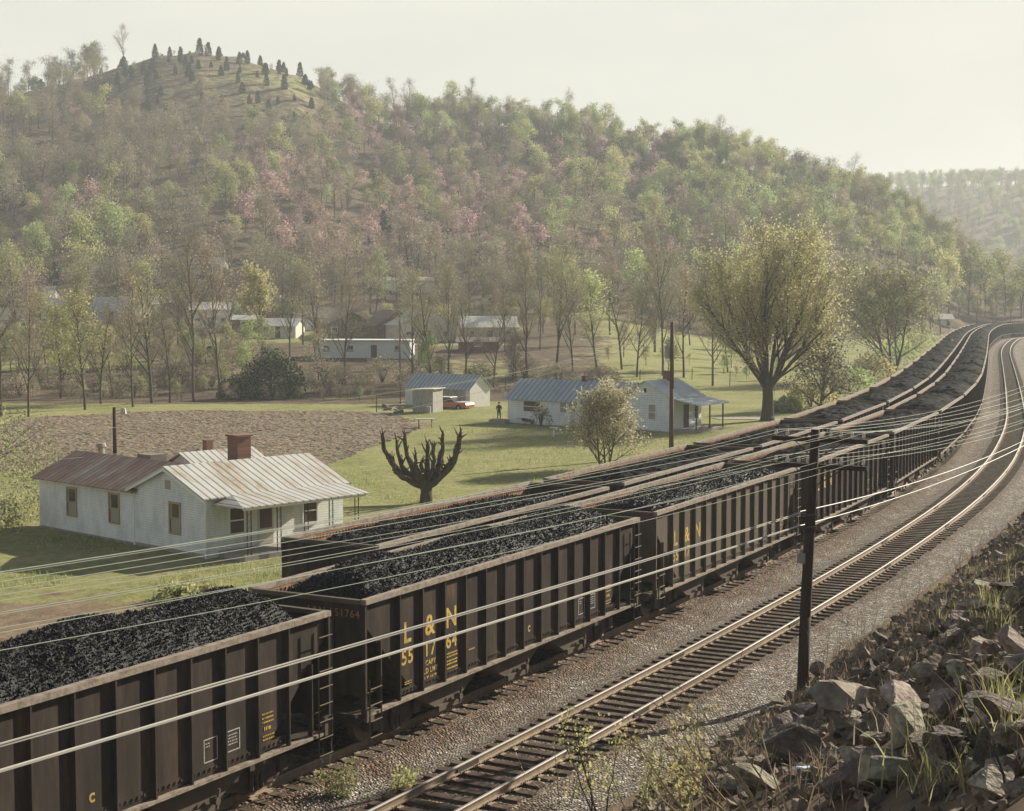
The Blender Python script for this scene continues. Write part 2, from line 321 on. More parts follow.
M['bark'] = mat('grey_brown_bark', (.115, .09, .068), .9, .1, var=(.065, .05, .038), var_scale=3, stretch=(3, 3, .6), objrand=.2)
M['bark_dark'] = mat('dark_bark', (.05, .038, .03), .95, .1, var=(.09, .068, .052), var_scale=3, stretch=(3, 3, .6), bump=(6, .04))
M['twig'] = mat('brown_twigs', (.27, .235, .175), .9, .1, objrand=.25, trans=.15)
M['dry'] = mat('dry_stalks', (.34, .27, .18), .9, .1, objrand=.2, trans=.2)
def leaf(name, c, tr=.5, rnd=.25): return mat(name, c, .7, .2, objrand=rnd * 1.4, trans=tr)
M['leaf_pale'] = leaf('spring_leaves_pale', (.36, .37, .16))
M['leaf_yellow'] = leaf('spring_leaves_yellow', (.43, .42, .20))
M['leaf_mid'] = leaf('spring_leaves_green', (.23, .265, .11))
M['leaf_dark'] = leaf('evergreen_leaves', (.032, .048, .026), .15)
M['leaf_bud'] = leaf('budding_leaves_brown', (.33, .295, .19))
M['leaf_pink'] = leaf('redbud_blossom', (.47, .28, .31))
M['blossom'] = leaf('white_blossom', (.62, .58, .45), .4, .05)
M['grassblade'] = leaf('grass_blades', (.17, .20, .06), .4)
M['skin'] = mat('skin', (.42, .26, .19), .6)
M['darkcloth'] = mat('dark_clothes', (.022, .022, .026), .9, var=(.035, .033, .035), var_scale=8)
M['hair'] = mat('dark_hair', (.02, .015, .012), .8)
M['red_paint'] = mat('orange_red_car_paint', (.42, .10, .045), .35, .5, var=(.30, .09, .045), var_scale=3)
M['white_paint'] = mat('white_car_paint', (.66, .65, .61), .35, .5)
M['rubber'] = mat('tyre_rubber', (.02, .02, .02), .9)
M['rustcar'] = mat('faded_car_body', (.17, .14, .12), .6, var=(.30, .27, .24), var_scale=2)
M['water'] = mat('creek_water', (.30, .33, .32), .08, .6, bump=(3, .02))
M['trash'] = mat('pale_blue_plastic', (.55, .68, .78), .4)

# ------------------------------------------------------------------ the railway line (plan curve)
KN = [-60, -30, 0, 25, 50, 80, 120, 180, 250, 310, 372, 394, 416, 445, 520]
HD = [32, 30.7, 29.2, 27.7, 24.7, 20.1, 17.3, 17.0, 16.9, 18.3, 20, 36, 62, 82, 84]
DS = .25
Sarr = np.arange(-60, 520, DS); Aarr = np.radians(np.interp(Sarr, KN, HD))
Xarr = np.cumsum(np.sin(Aarr)) * DS; Yarr = np.cumsum(np.cos(Aarr)) * DS
i0 = int(60 / DS); Xarr = Xarr - Xarr[i0] - 2.226; Yarr = Yarr - Yarr[i0] + 30
def line(s, off=0.0, z=0.0):
    x = np.interp(s, Sarr, Xarr); y = np.interp(s, Sarr, Yarr); a = np.interp(s, Sarr, Aarr)
    return x + off * np.cos(a), y - off * np.sin(a), a
OFF_N, OFF_F = -4.42, -8.42     # the two loaded trains, left of the open main track
LMIN = Sarr[0]
def lateral(x, y):
    xc = np.interp(y, Yarr, Xarr); a = np.interp(y, Yarr, Aarr)
    return (x - xc) * np.cos(a)

# ------------------------------------------------------------------ terrain
UU = np.array([-400, 0, 60, 120, 165, 200, 250, 300, 350, 400, 450, 500, 560, 620, 680, 740, 800, 850, 900, 940, 975, 1000, 1100, 1600])
VT = np.array([130, 103, 90, 70, 59, 55, 62, 76, 106, 127, 126, 129, 137, 147, 157, 168, 186, 202, 226, 254, 282, 297, 303, 303])
DT = np.array([560, 600, 610, 620, 620, 620, 620, 615, 610, 600, 600, 595, 590, 585, 580, 575, 570, 565, 560, 550, 540, 530, 520, 520])
D0 = np.array([320, 320, 320, 325, 325, 325, 325, 325, 325, 330, 330, 330, 335, 340, 345, 350, 360, 370, 385, 400, 420, 430, 430, 430])
def H(x, y):
    x = np.asarray(x, float); y = np.asarray(y, float)
    yy = np.maximum(y, 5.0); uu = 512 + F * x / yy
    far = sst(20, 120, y)
    # valley floor, creek, village shelf
    wl = 1 - sst(560, 760, uu)
    z = -1.6 + .22 * vnoise(x, y, 14, 1) + .10 * vnoise(x, y, 4, 2)
    shelf = 3.8 * sst(193, 262, y) + 4.5 * sst(262, 345, y)
    z = z + shelf * (.22 + .78 * wl) * sst(0, 40, y)
    z = z - 1.6 * np.exp(-((y - 190 - .05 * x) / 5.0) ** 2) * (1 - sst(620, 720, uu)) * far
    # near hill
    vt = np.interp(uu, UU, VT); D = np.interp(uu, UU, DT); d0 = np.interp(uu, UU, D0)
    zr = CZ + (HZ - vt) / F * D
    p = np.clip((y - d0) / (D - d0), 0, 1.0)
    shp = p ** 1.12
    zh = z + (np.maximum(zr, z) - z) * shp
    bumpy = (16 * vnoise(x, y, 95, 3) + 6 * vnoise(x, y, 38, 4)) * np.sin(np.pi * np.clip(p, 0, 1)) * sst(300, 380, y) * (1 - sst(860, 980, uu))
    zh = zh + bumpy
    zh = zh + (2.6 * vnoise(x, y, 17, 14) + 1.2 * vnoise(x, y, 6, 15)) * sst(.3, .6, p)
    zh = zh - .12 * np.maximum(y - D, 0) * (y > D)
    zh = np.maximum(zh, z - 2)
    # far hill on the right
    z2 = CZ + (HZ - (197 + 10 * np.sin(x * .011) )) / F * 1450
    p2 = sst(820, 1450, y) * sst(700, 850, uu)
    zh = np.maximum(zh, -2 + (z2 + 2) * p2 + 8 * vnoise(x, y, 120, 5) * p2)
    # railway formation and the rocky bank to its right
    s = lateral(x, y)
    wy = (1 - sst(436, 452, y))
    left = 1 - sst(-13.6, -10.9, s); inbed = wy * (1 - left) 
    zbed = -.45 + 0 * s
    toe = 3.5 + np.maximum(y - 80, 0) * .035 + .5 * vnoise(x, y, 5, 6)
    cap = 9.3 - 6.5 * sst(70, 130, y)
    bank = np.clip((s - toe) * .64, 0, cap) + np.where(s > toe, (.5 * vnoise(x, y, 3.0, 7) + .25 * vnoise(x, y, 1.1, 8)) * np.clip((s - toe) * .6, 0, 1), 0)
    zbed = np.where(s > toe - .9, .02 - .47 * (1 - sst(toe - .9, toe - .3, s)), zbed) + bank
    faded = sst(90, 200, s)
    inbed = inbed * (1 - faded)
    return zh * (1 - inbed) + zbed * inbed

def at(u, v, zmin=None):
    """ground point seen at picture position u, v"""
    dx = (u - 512) / F; dz = -(v - HZ) / F
    ys = np.concatenate([np.arange(8, 200, .25), np.arange(200, 1600, 1.0)])
    g = H(dx * ys, ys); ray = CZ + dz * ys
    k = np.argmax(ray <= g)
    if not (ray <= g).any(): k = len(ys) - 1
    y = ys[k]; return Vector((dx * y, y, float(H(dx * y, y))))
def onground(x, y, dz=0.0): return Vector((x, y, float(H(x, y)) + dz))
def pix(x, y, z):
    return 512 + F * x / y, HZ + (CZ - z) / y * F   # horizon-based picture position (pitch is small)

def build_ground():
    az = np.radians(np.concatenate([np.arange(-78, -24, 1.5), np.arange(-24, 24, .14), np.arange(24, 79, 1.5)]))
    rr = [1.0]
    while rr[-1] < 5200: rr.append(rr[-1] + max(.22, rr[-1] * (.0095 if rr[-1] < 700 else .03)))
    rr = np.array(rr); A, Q = np.meshgrid(az, rr, indexing='ij')
    X = Q * np.sin(A); Y = Q * np.cos(A); Z = H(X, Y)
    V = np.stack([X, Y, Z], -1).reshape(-1, 3)
    o = np_mesh('ground', V, grid_faces(len(az), len(rr))[:, ::-1], M['ground'], smooth=True)
    x, y = V[:, 0], V[:, 1]; uu = 512 + F * x / np.maximum(y, 5)
    s = lateral(x, y)
    d0 = np.interp(uu, UU, D0)
    D = np.interp(uu, UU, DT)
    wood = sst(-25, 20, y - d0 + 30 * vnoise(x, y, 40, 9))
    pp = (y - d0) / (D - d0)
    knob = sst(.66, .80, pp + .25 * vnoise(x, y, 25, 13)) * sst(70, 130, uu) * (1 - sst(310, 350, uu))
    wood = wood * (1 - .42 * knob) - .22 * sst(.1, .6, vnoise(x, y, 30, 12)) * (pp > .1)
    creek = sst(172, 180, y - .03 * x) * (1 - sst(212, 236, y)) * (1 - sst(520, 700, uu)) * (.75 + .8 * vnoise(x, y, 18, 10))
    wood = np.clip(np.maximum(wood, creek), 0, 1)
    wood = np.where((y > 205) & (y < d0), np.maximum(wood, .62 + .8 * vnoise(x, y, 16, 11)) * (1 - sst(560, 680, uu)), wood)
    dirt = np.clip(sst(1.8, 2.6, s) * (1 - sst(60, 120, s)), 0, 1) * (.9)
    # trodden dirt in the yard of the near house
    yard = np.exp(-(((x + 17.5) / 4.6) ** 2 + ((y - 57.0) / 5.5) ** 2)) * 1.0
    pile = np.exp(-(((x + 8.5) / 2.0) ** 2 + ((y - 146) / 4.0) ** 2)) * .8
    dirt = np.clip(np.maximum(dirt, np.maximum(yard, pile)), 0, 1)
    ca = o.data.color_attributes.new('zone', 'FLOAT_COLOR', 'POINT')
    ca.data.foreach_set('color', np.stack([wood, dirt, wood * 0, wood * 0 + 1], -1).astype(np.float32).ravel())
    tag(o, kind='structure')
    return o
build_ground()

# ploughed field
def ploughed():
    poly = [(-60, 428), (40, 417), (150, 411.5), (330, 411), (392, 414), (414, 421), (421, 430), (380, 446), (330, 465), (262, 487), (90, 470), (-60, 474)]
    P = [at(u, v) for u, v in poly]; P = [(p.x, p.y) for p in P]
    xs = [p[0] for p in P]; ys = [p[1] for p in P]
    gx = np.arange(min(xs), max(xs), .38); gy = np.arange(min(ys), max(ys), .38)
    X, Y = np.meshgrid(gx, gy, indexing='ij'); 
    inside = np.zeros(X.shape, bool); n = len(P)
    XX = X + .8 * vnoise(X, Y, 2.5, 21); YY = Y + 1.2 * vnoise(X, Y, 2.5, 22)
    j = n - 1
    for i in range(n):
        xi, yi = P[i]; xj, yj = P[j]
        c = ((yi > YY) != (yj > YY)) & (XX < (xj - xi) * (YY - yi) / (yj - yi + 1e-9) + xi); inside ^= c; j = i
    Z = H(X, Y) + .05 + .11 * vnoise(X, Y, .55, 23) + .08 * rng.random(X.shape) - .04
    Z = np.where(inside, Z, Z - .0)
    fc = grid_faces(len(gx), len(gy)); ins = inside.ravel()
    keep = ins[fc].all(1)
    V = np.stack([X, Y, Z], -1).reshape(-1, 3)
    used = np.unique(fc[keep]); rm = np.full(len(V), -1); rm[used] = np.arange(len(used))
    o = np_mesh('ploughed_field', V[used], rm[fc[keep]][:, ::-1], M['plough']); tag(o, kind='structure')
ploughed()

# ballast bed
def ballast():
    off = np.array([-11.9, -11.2, -10.6, -9.9, -9.2, -8.42, -7.6, -6.9, -6.4, -5.9, -5.2, -4.42, -3.6, -2.95, -2.3, -1.75, -1.45, -.7, 0, .7, 1.45, 1.7, 2.1, 2.6, 3.2, 3.9, 4.6])
    prof = np.array([-1.0, -.55, -.12, -.03, -.015, -.015, -.015, -.03, -.06, -.03, -.012, -.012, -.012, -.05, -.30, -.16, -.07, -.055, -.055, -.055, -.06, -.09, -.16, -.20, -.10, -.03, -.35])
    ss = np.concatenate([np.arange(-45, 90, .3), np.arange(90, 490, 1.5)])
    Sg, Og = np.meshgrid(ss, off, indexing='ij'); x, y, a = line(Sg, Og)
    Z = np.broadcast_to(prof, Sg.shape) + .03 * vnoise(x, y, .7, 31) + .05 * vnoise(x, y, 3, 32) * (np.abs(Og) > 1.5)
    V = np.stack([x, y, Z], -1).reshape(-1, 3)
    o = np_mesh('track_ballast', V, grid_faces(len(ss), len(off)), M['ballast'], smooth=True)
    rusty = np.broadcast_to(np.interp(off, [-12, -3.3, -2.6, -2.2, -1.6, -1.3, 1.3, 1.7, 2.6, 3.6], [.9, .95, .85, .12, .2, .85, .85, .25, .05, .15]), Sg.shape).ravel()
    ca = o.data.color_attributes.new('zone', 'FLOAT_COLOR', 'POINT')
    ca.data.foreach_set('color', np.stack([rusty, rusty, rusty, rusty * 0 + 1], -1).astype(np.float32).ravel())
    tag(o, kind='structure')
ballast()

# ------------------------------------------------------------------ tracks
def sweep(prof, off, s0, s1, step_near=.6, step_far=3):
    ss = np.concatenate([np.arange(s0, min(120, s1), step_near), np.arange(120, s1, step_far)]) if s1 > 120 else np.arange(s0, s1, step_near)
    prof = np.array(prof); n = len(prof)
    V = []
    for (dy, z) in prof:
        x, y, a = line(ss, off + dy); V.append(np.stack([x, y, np.full(len(ss), z)], -1))
    V = np.stack(V, 1).reshape(-1, 3); f = []
    m = len(ss)
    i = np.arange(m - 1)[:, None] * n; k = np.arange(n)[None, :]; k2 = (k + 1) % n
    Fc = np.stack([i + k, i + k2, i + n + k2, i + n + k], -1).reshape(-1, 4)
    return V, Fc
RAILP = [(-.07, .0), (-.07, .018), (-.012, .035), (-.012, .125), (-.036, .135), (-.036, .165), (-.026, .172), (.026, .172), (.036, .165), (.036, .135), (.012, .125), (.012, .035), (.07, .018), (.07, .0)]
def track(off, label, s0, s1, n_ind, group=None, joints=True):
    t = empty('railway_track', (*[float(q) for q in line(0, off)[:2]], 0), 0, label, 'railway track', 'tracks running side by side on the ballast')
    org = Vector(t.location)
    for sd_ in (-.7535, .7535):
        V, Fc = sweep(RAILP, off + sd_, s0, s1)
        nprof = len(RAILP); k = np.tile(np.arange(nprof), len(Fc) // nprof)
        mi = np.isin(k, [5, 6, 7]).astype(int)
        np_mesh('rail', V - np.array(org), Fc, [M['rail_web'], M['rail_head']], t, mi=mi)
    # one sleeper mesh with its plates and spikes
    def sleeper_mesh(q):
        b = MB(); r = random.Random(q)
        b.box(-.115, .115, -1.3 + r.uniform(-.05, .05), 1.3 + r.uniform(-.05, .05), -.14, -.004)
        b.mi = 1
        for yy in (-.7535, .7535):
            b.box(-.09, .09, yy - .19, yy + .19, -.002, .012)
            for q2 in (-.1, .1): 
                b.box(-.05, -.02, yy + q2 - .02, yy + q2 + .02, .01, .045); b.box(.03, .06, yy + q2 - .02, yy + q2 + .02, .01, .045)
            for q3 in (-1, 1): b.box(-.16, -.118, yy + q3 * .03 - .05, yy + q3 * .03 + .05, -.02, .03)
        return b
    protos = [sleeper_mesh(k) for k in range(4)]
    pm = []
    for b in protos:
        o = b.build('sleeper', [M['tie'], M['plate']], t); pm.append(o)
    sp = .535; ks = np.arange(s0, s1, sp)
    order = np.argsort(np.abs(ks - 22)); ind = sorted(order[:n_ind]); rest = sorted(order[n_ind:])
    first = 0
    for c, k in enumerate(ind):
        s = ks[k] + random.uniform(-.03, .03); x, y, a = line(s, off)
        if first < 4: o = pm[first]; first += 1
        else: o = pm[random.randrange(4)].copy(); col.objects.link(o); o.parent = t
        o.location = Vector((float(x), float(y), random.uniform(-.008, .004))) - Vector((org.x, org.y, 0)); o.rotation_euler = (0, 0, math.pi / 2 - float(a) + random.uniform(-.02, .02))
    # the others as one part
    b = MB()
    for k in rest:
        x, y, a = line(ks[k], off); Mx = Matrix.Translation((float(x) - org.x, float(y) - org.y, 0)) @ Matrix.Rotation(math.pi / 2 - float(a), 4, 'Z')
        b.mi = 0; b.box(-.115, .115, -1.3, 1.3, -.14, -.004, Mx)
        b.mi = 1
        if ks[k] < 160:
            for yy in (-.7535, .7535): b.box(-.09, .09, yy - .19, yy + .19, -.002, .02, Mx)
    b.build('sleepers_beyond', [M['tie'], M['plate']], t)['kind'] = 'stuff'
    if joints:
        b = MB()
        for k in range(16):
            for sg, ph in ((-.7535, 0), (.7535, 5.9)):
                s = -8 + k * 11.9 + ph; x, y, a = line(s, off + sg); Mx = Matrix.Translation((float(x) - org.x, float(y) - org.y, 0)) @ Matrix.Rotation(math.pi / 2 - float(a), 4, 'Z')
                b.box(-.45, .45, -.045, .045, .03, .12, Mx)
        b.build('joint_bars', M['truck'], t)
    return t
track(0, 'empty main line track nearest the rocky bank with light rails and dark sleepers', -22, 430, 96)
track(OFF_N, 'middle track carrying the string of loaded coal hoppers', -30, 490, 60, joints=False)
track(OFF_F, 'farthest track from the rocks under the second coal train beside the grass', 4, 490, 4, joints=False)

# ------------------------------------------------------------------ hopper cars (local x along the car, +y away from the picture's right, z up from sleeper top)
CL, HW, ZT, ZS = 14.75, 1.5, 3.68, 1.15
NB = 14
def ribs_x(L=CL):
    return [1.42 + k * (L - 2.84) / 12 for k in range(13)]
def text_mesh(txt, size, loc, mb, mi):
    cu = bpy.data.curves.new('t', 'FONT'); cu.body = txt; cu.size = size; cu.align_x = 'CENTER'; cu.offset = size * .02; cu.space_character = 1.15
    o = bpy.data.objects.new('t', cu); col.objects.link(o)
    dg = bpy.context.evaluated_depsgraph_get(); me = bpy.data.meshes.new_from_object(o.evaluated_get(dg))
    mb.mi = mi
    # local text x -> car +x seen from the near side (-y): z up
    vs = [(loc[0] + v.co.x, loc[1], loc[2] + v.co.y) for v in me.vertices]
    mb.add(vs, [tuple(p.vertices) for p in me.polygons])
    bpy.data.objects.remove(o); bpy.data.meshes.remove(me); bpy.data.curves.remove(cu)

def dashes(mb, x, z, wd, rows, seed, h=.035, gap=.075, y=-HW - .012, mi=0):
    r = random.Random(seed); mb.mi = mi
    for k in range(rows):
        xx = x
        while xx < x + wd:
            l = r.uniform(.02, .06); mb.box(xx, min(xx + l, x + wd), y, y + .006, z - k * gap, z - k * gap + h); xx += l + r.uniform(.012, .03)

def side_mesh(sg, L, detail, rust_in=True):
    """one side of the car: sheet, stakes, rivet strips (sg=-1 is the side facing the empty track)"""
    b = MB(); y = sg * HW; t = .02 * sg
    poly = [(0.0, ZT - .1), (0.0, 3.18), (2.15, ZS), (L - 2.15, ZS), (L, 3.18), (L, ZT - .1)]
    yo, yi = (y, y - t)
    n = len(poly)
    vs = [(p[0], yo, p[1]) for p in poly] + [(p[0], yi, p[1]) for p in poly]
    b.mi = 0
    order = tuple(range(n)) if sg < 0 else tuple(range(n))[::-1]
    b.add(vs, [order] + [(k, (k + 1) % n, n + (k + 1) % n, n + k) for k in range(n)])
    b.mi = 1; b.add([(p[0], yi, p[1]) for p in poly], [order[::-1]])
    b.mi = 0
    dp = .10
    for x in ribs_x(L):
        y0, y1 = sorted((y, y + sg * dp)); b.box(x - .022, x + .022, y0, y1, ZS - .02, ZT - .12)
    if detail:
        for x in ribs_x(L)[:-1]:
            y0, y1 = sorted((y, y + sg * .012)); b.box(x + .03, x + 1.0 * (L - 2.84) / 12 - .03, y0 + 0, y1, ZS + .05, ZS + .19)
            for k in range(6):
                xx = x + .12 + k * .15; y0, y1 = sorted((y + sg * .012, y + sg * .035)); b.box(xx, xx + .05, y0, y1, ZS + .09, ZS + .14)
        # inside rivet row below the rim
        b.mi = 1
        for k in range(int(L / .16)):
            xx = .1 + k * .16; y0, y1 = sorted((yi, yi - sg * .03)); b.box(xx, xx + .06, y0, y1, ZT - .24, ZT - .18)
    return b

def make_hopper(name_label, L, detail, steel, letter=None):
    root = empty('coal_hopper_car', label=name_label, cat='rail car', group='coal hopper cars')
    for sg in (-1, 1):
        side_mesh(sg, L, detail).build('side_wall', [steel, M['rust']], root)
    # top chords
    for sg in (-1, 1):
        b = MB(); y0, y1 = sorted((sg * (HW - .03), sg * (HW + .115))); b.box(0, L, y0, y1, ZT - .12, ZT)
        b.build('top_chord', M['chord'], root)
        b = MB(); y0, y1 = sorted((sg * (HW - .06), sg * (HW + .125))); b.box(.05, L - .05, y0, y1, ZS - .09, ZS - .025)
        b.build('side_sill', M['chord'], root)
    for x0, x1 in ((-.04, .08), (L - .08, L + .04)):
        b = MB(); b.box(x0, x1, -HW + .032, HW - .032, ZT - .115, ZT - .015); b.build('end_chord', M['steel2'], root)
    # ends: top panel and slope sheet
    for e in (0, 1):
        b = MB(); X = (lambda q: q) if e == 0 else (lambda q: L - q)
        b.mi = 0
        x0, x1 = sorted((X(.01), X(.05))); b.box(x0, x1, -HW + .021, HW - .021, 1.5, ZT - .117)
        b.prism([(X(.02), 3.15), (X(.05), 3.17), (X(2.2), ZS), (X(2.15), ZS - .05)], 'y', -HW + .022, HW - .022)
        for yy in (-.75, 0, .75): b.box(*sorted((X(-.04), X(.01))), yy - .03, yy + .03, 2.5, ZT - .12)
        b.build('end_wall', [steel, M['rust']], root)
        b = MB()
        for sg in (-1, 1):
            y0, y1 = sorted((sg * (HW - .03), sg * (HW + .09)))
            b.box(*sorted((X(0), X(.07))), y0, y1, ZS - .1, ZT - .12)
            b.box(*sorted((X(.62), X(.66))), y0, y1, ZS - .02, 2.65)
            b.tube((X(.04), sg * HW, ZS + .4), (X(.64), sg * HW, ZS + .4), .02)
        b.box(*sorted((X(-.1), X(.9))), -HW, HW, ZS - .16, ZS - .1)
        b.box(*sorted((X(-.16), X(-.08))), -HW + .1, HW - .1, ZS - .22, ZS - .02)
        b.build('end_platform', steel, root)
        # ladder on both sides at this end
        if detail:
            for sg in (-1, 1):
                b = MB(); lx = .12 if e == 1 else .12
                yy = sg * (HW + .16)
                zr0, zr1 = (.62, ZT - .2) if e == 1 else (.55, ZS + .75)
                for q in (.06, .52): b.tube((X(q), yy, zr0), (X(q), yy, zr1), .02, n=4)
                k = zr0 + .05
                while k < zr1: b.tube((X(.06), yy + sg * .02, k), (X(.52), yy + sg * .02, k), .016, n=4); k += .36
                if e == 1: b.box(*sorted((X(.0), X(.28))), sg * (HW + .1) - .04, sg * (HW + .1) + .04, ZS - .1, ZS + .3)
                if e == 0: b.box(*sorted((X(.0), X(.3))), sg * (HW + .08) - .04, sg * (HW + .08) + .04, ZS - .2, ZS + .1)
                b.build('ladder', M['steel2'], root)
        # coupler
        b = MB(); b.box(*sorted((X(-.52), X(.3))), -.11, .11, .78, 1.0); b.box(*sorted((X(-.62), X(-.42))), -.17, .17, .72, 1.05)
        b.build('coupler', M['truck'], root)
        # truck
        tr = MB(); cx = X(1.95)
        for sg in (-1, 1):
            y0, y1 = sorted((sg * .90, sg * 1.06))
            tr.prism([(cx - 1.15, .62), (cx - .95, .72), (cx - .35, .86), (cx + .35, .86), (cx + .95, .72), (cx + 1.15, .62), (cx + 1.1, .46), (cx + .5, .36), (cx + .25, .22), (cx - .25, .22), (cx - .5, .36), (cx - 1.1, .46)], 'y', y0, y1)
            for q in (-.87, .87): tr.box(cx + q - .14, cx + q + .14, *sorted((sg * 1.05, sg * 1.16)), .46, .78)
            for q in (-.16, 0, .16): tr.tube((cx + q, sg * 1.12, .3), (cx + q, sg * 1.12, .72), .06, n=6)
        tr.box(cx - .22, cx + .22, -1.15, 1.15, .6, .95)
        tro = tr.build('truck', M['truck'], root)
        for q in (-.87, .87):
            wm = MB(); wm.tube((cx + q, -.85, .62), (cx + q, .85, .62), .08, n=8)
            for sg in (-1, 1):
                wm.tube((cx + q, sg * .70, .62), (cx + q, sg * .83, .62), .45, n=20); wm.tube((cx + q, sg * .67, .62), (cx + q, sg * .70, .62), .49, n=20)
            wm.build('wheelset', M['wheel'], tro)
    # hopper bays
    bay = (L - 4.4) / 3
    for k in range(3):
        b = MB(); x0 = 2.2 + k * bay; x1 = x0 + bay; xm = (x0 + x1) / 2
        b.prism([(x0 + .02, ZS - .1), (xm - .42, .42), (xm + .42, .42), (x1 - .02, ZS - .1)], 'y', -1.32, 1.32)
        for sg in (-1, 1):
            b.box(xm - .5, xm + .5, *sorted((sg * 1.33, sg * 1.40)), .36, .50)
            b.tube((xm + .3, sg * 1.38, .58), (xm + .3, sg * 1.55, .58), .08, n=7); b.tube((xm + .3, sg * 1.5, .42), (xm + .38, sg * 1.5, .8), .035, n=5)
        b.build('hopper_bay', M['steel2'], root)
    b = MB(); b.box(.3, L - .3, -.18, .18, .72, ZS - .17); b.build('centre_sill', M['truck'], root)
    if detail: add_letters(root, L, letter)
    return root

def add_letters(root, L, letter, pos=None):
    b = MB(); rx = ribs_x(L); y = -HW - .006; bay = rx[1] - rx[0]
    if letter:
        big, nums, dim = letter
        for k, ch in enumerate(big):
            text_mesh(ch, .68, (rx[k] + bay * .43, y, 2.38), b, 0)
        for k, ch in enumerate(nums): text_mesh(ch, .48, (rx[k] + bay * .43, y, 1.88), b, 0)
        if dim:
            for k, ch in enumerate(('CAPY', 'LD LMT', 'LT WT')): text_mesh(ch, .17, (rx[1] + bay * .46, y, 1.66 - k * .19), b, 0)
            dashes(b, rx[2] + .2, 1.72, .5, 2, 1); dashes(b, rx[2] + .2, 1.54, .5, 2, 2); dashes(b, rx[2] + .2, 1.36, .5, 2, 3)
            dashes(b, rx[3] + .25, 1.62, .3, 1, 4); dashes(b, rx[0] + .3, 1.45, .3, 2, 5, h=.02, gap=.05)
            text_mesh('c', .34, (rx[6] + bay * .45, y, 1.5), b, 0)
    else:
        text_mesh('c', .34, (rx[6] + bay * .45, y, 1.5), b, 0)
    # small yellow block near the far end
    dashes(b, rx[11] + .2, 1.92, .36, 3, 7, h=.03, gap=.085); dashes(b, rx[11] + .26, 1.6, .22, 1, 8, h=.07); dashes(b, rx[11] + .22, 1.47, .36, 2, 9, h=.03)
    # white outlined boxes
    for k, (xa, xb, za, zb) in enumerate(((rx[9] + .42, rx[9] + .82, 1.40, 1.86), (rx[10] + .06, rx[10] + .5, 1.44, 1.86))):
        for (p, q, r_, s_) in ((xa, xb, za, za + .02), (xa, xb, zb - .02, zb), (xa, xa + .02, za, zb), (xb - .02, xb, za, zb)):
            b.mi = 1; b.box(p, q, y, y + .004, r_, s_)
        dashes(b, xa + .05, zb - .1, (.12 if k == 0 else .3), (2 if k == 0 else 4), 12 + k, mi=1, h=.022, gap=.06)
    b.build('lettering', [M['yellow'], M['white_mark']], root)
    # number on the near end wall
    if letter and letter[2]:
        b = MB(); t = MB()
        text_mesh('L&N 551764', .24, (0, 0, 0), t, 0)
        b.mi = 0; b.add([(-.012, -v[0] - .75, 3.26 + v[2]) for v in t.v], [tuple(f) for f in t.f])
        b.build('end_number', M['end_mark'], root)
M['end_mark'] = mat('faded_rusty_paint', (.30, .16, .08), .8)

def coal_mesh(L, seed, res, full=1.0, tilt=0.0):
    r = np.random.default_rng(seed)
    nx, ny = int((L - .12) / res), int(2.94 / res)
    gx = np.linspace(.06, L - .06, nx); gy = np.linspace(-1.47, 1.47, ny); X, Y = np.meshgrid(gx, gy, indexing='ij')
    e = np.minimum(X, L - X)
    c0, c1 = r.uniform(.9, 1.5), r.uniform(1.6, 2.3)
    end = sst(-.5, (c1 + .75) if full < .9 else 1.5, e)
    near = sst(0, 2.6, X) if True else 1
    crown = (1 - np.abs(Y / 1.47) ** 2.0)
    humps = .10 * np.sin(X * 2 * np.pi / (L / 3) + r.uniform(0, 6)) + .12 * vnoise(X, Y, 1.7, seed + 3)
    Z = ZT - .10 - tilt * np.clip((Y + .6) / 2, 0, 1) + crown * (.42 * full + humps) * end - 1.25 * (1 - end) ** 1.6
    Z = Z + .10 * vnoise(X, Y, .45, seed) + .07 * vnoise(X, Y, .2, seed + 1)
    Z += (r.random(X.shape) - .5) * min(.09, res * .8)
    X = X + (r.random(X.shape) - .5) * res * .6 * (e > .1); 
    Z = np.minimum(Z, ZT + .75)
    side = np.abs(Y) > 1.46; Z = np.where(side, np.minimum(Z, ZT - .14), Z)
    V = np.stack([X, Y, Z], -1).reshape(-1, 3); fc = grid_faces(nx, ny)[:, ::-1]
    tri = np.concatenate([fc[:, [0, 1, 2]], fc[:, [0, 2, 3]]])
    if res < .1:
        n_ = 26000; iu = r.integers(2, nx - 2, n_); iv = r.integers(1, ny - 1, n_); c = V[iu * ny + iv]
        cube = np.array([[1, 0, 0], [-1, 0, 0], [0, 1, 0], [0, -1, 0], [0, 0, 1], [0, 0, -1]], float); sz = r.uniform(.010, .032, n_) * (1 + .8 * (r.random(n_) < .06))
        O = cube[None] * r.uniform(.6, 1.3, (n_, 6, 1)) + r.normal(size=(n_, 6, 3)) * .25; O = O * sz[:, None, None] + c[:, None, :] + np.array([0, 0, .015])
        ff = np.array([[0, 2, 4], [2, 1, 4], [1, 3, 4], [3, 0, 4], [2, 0, 5], [1, 2, 5], [3, 1, 5], [0, 3, 5]])
        tri = np.concatenate([tri, (ff[None] + (np.arange(n_) * 6)[:, None, None]).reshape(-1, 3) + len(V)]); V = np.concatenate([V, O.reshape(-1, 3)])
    return np_mesh('coal_load', V, tri, M['coal'] if res < .1 else M['coal_fine'], link=False)

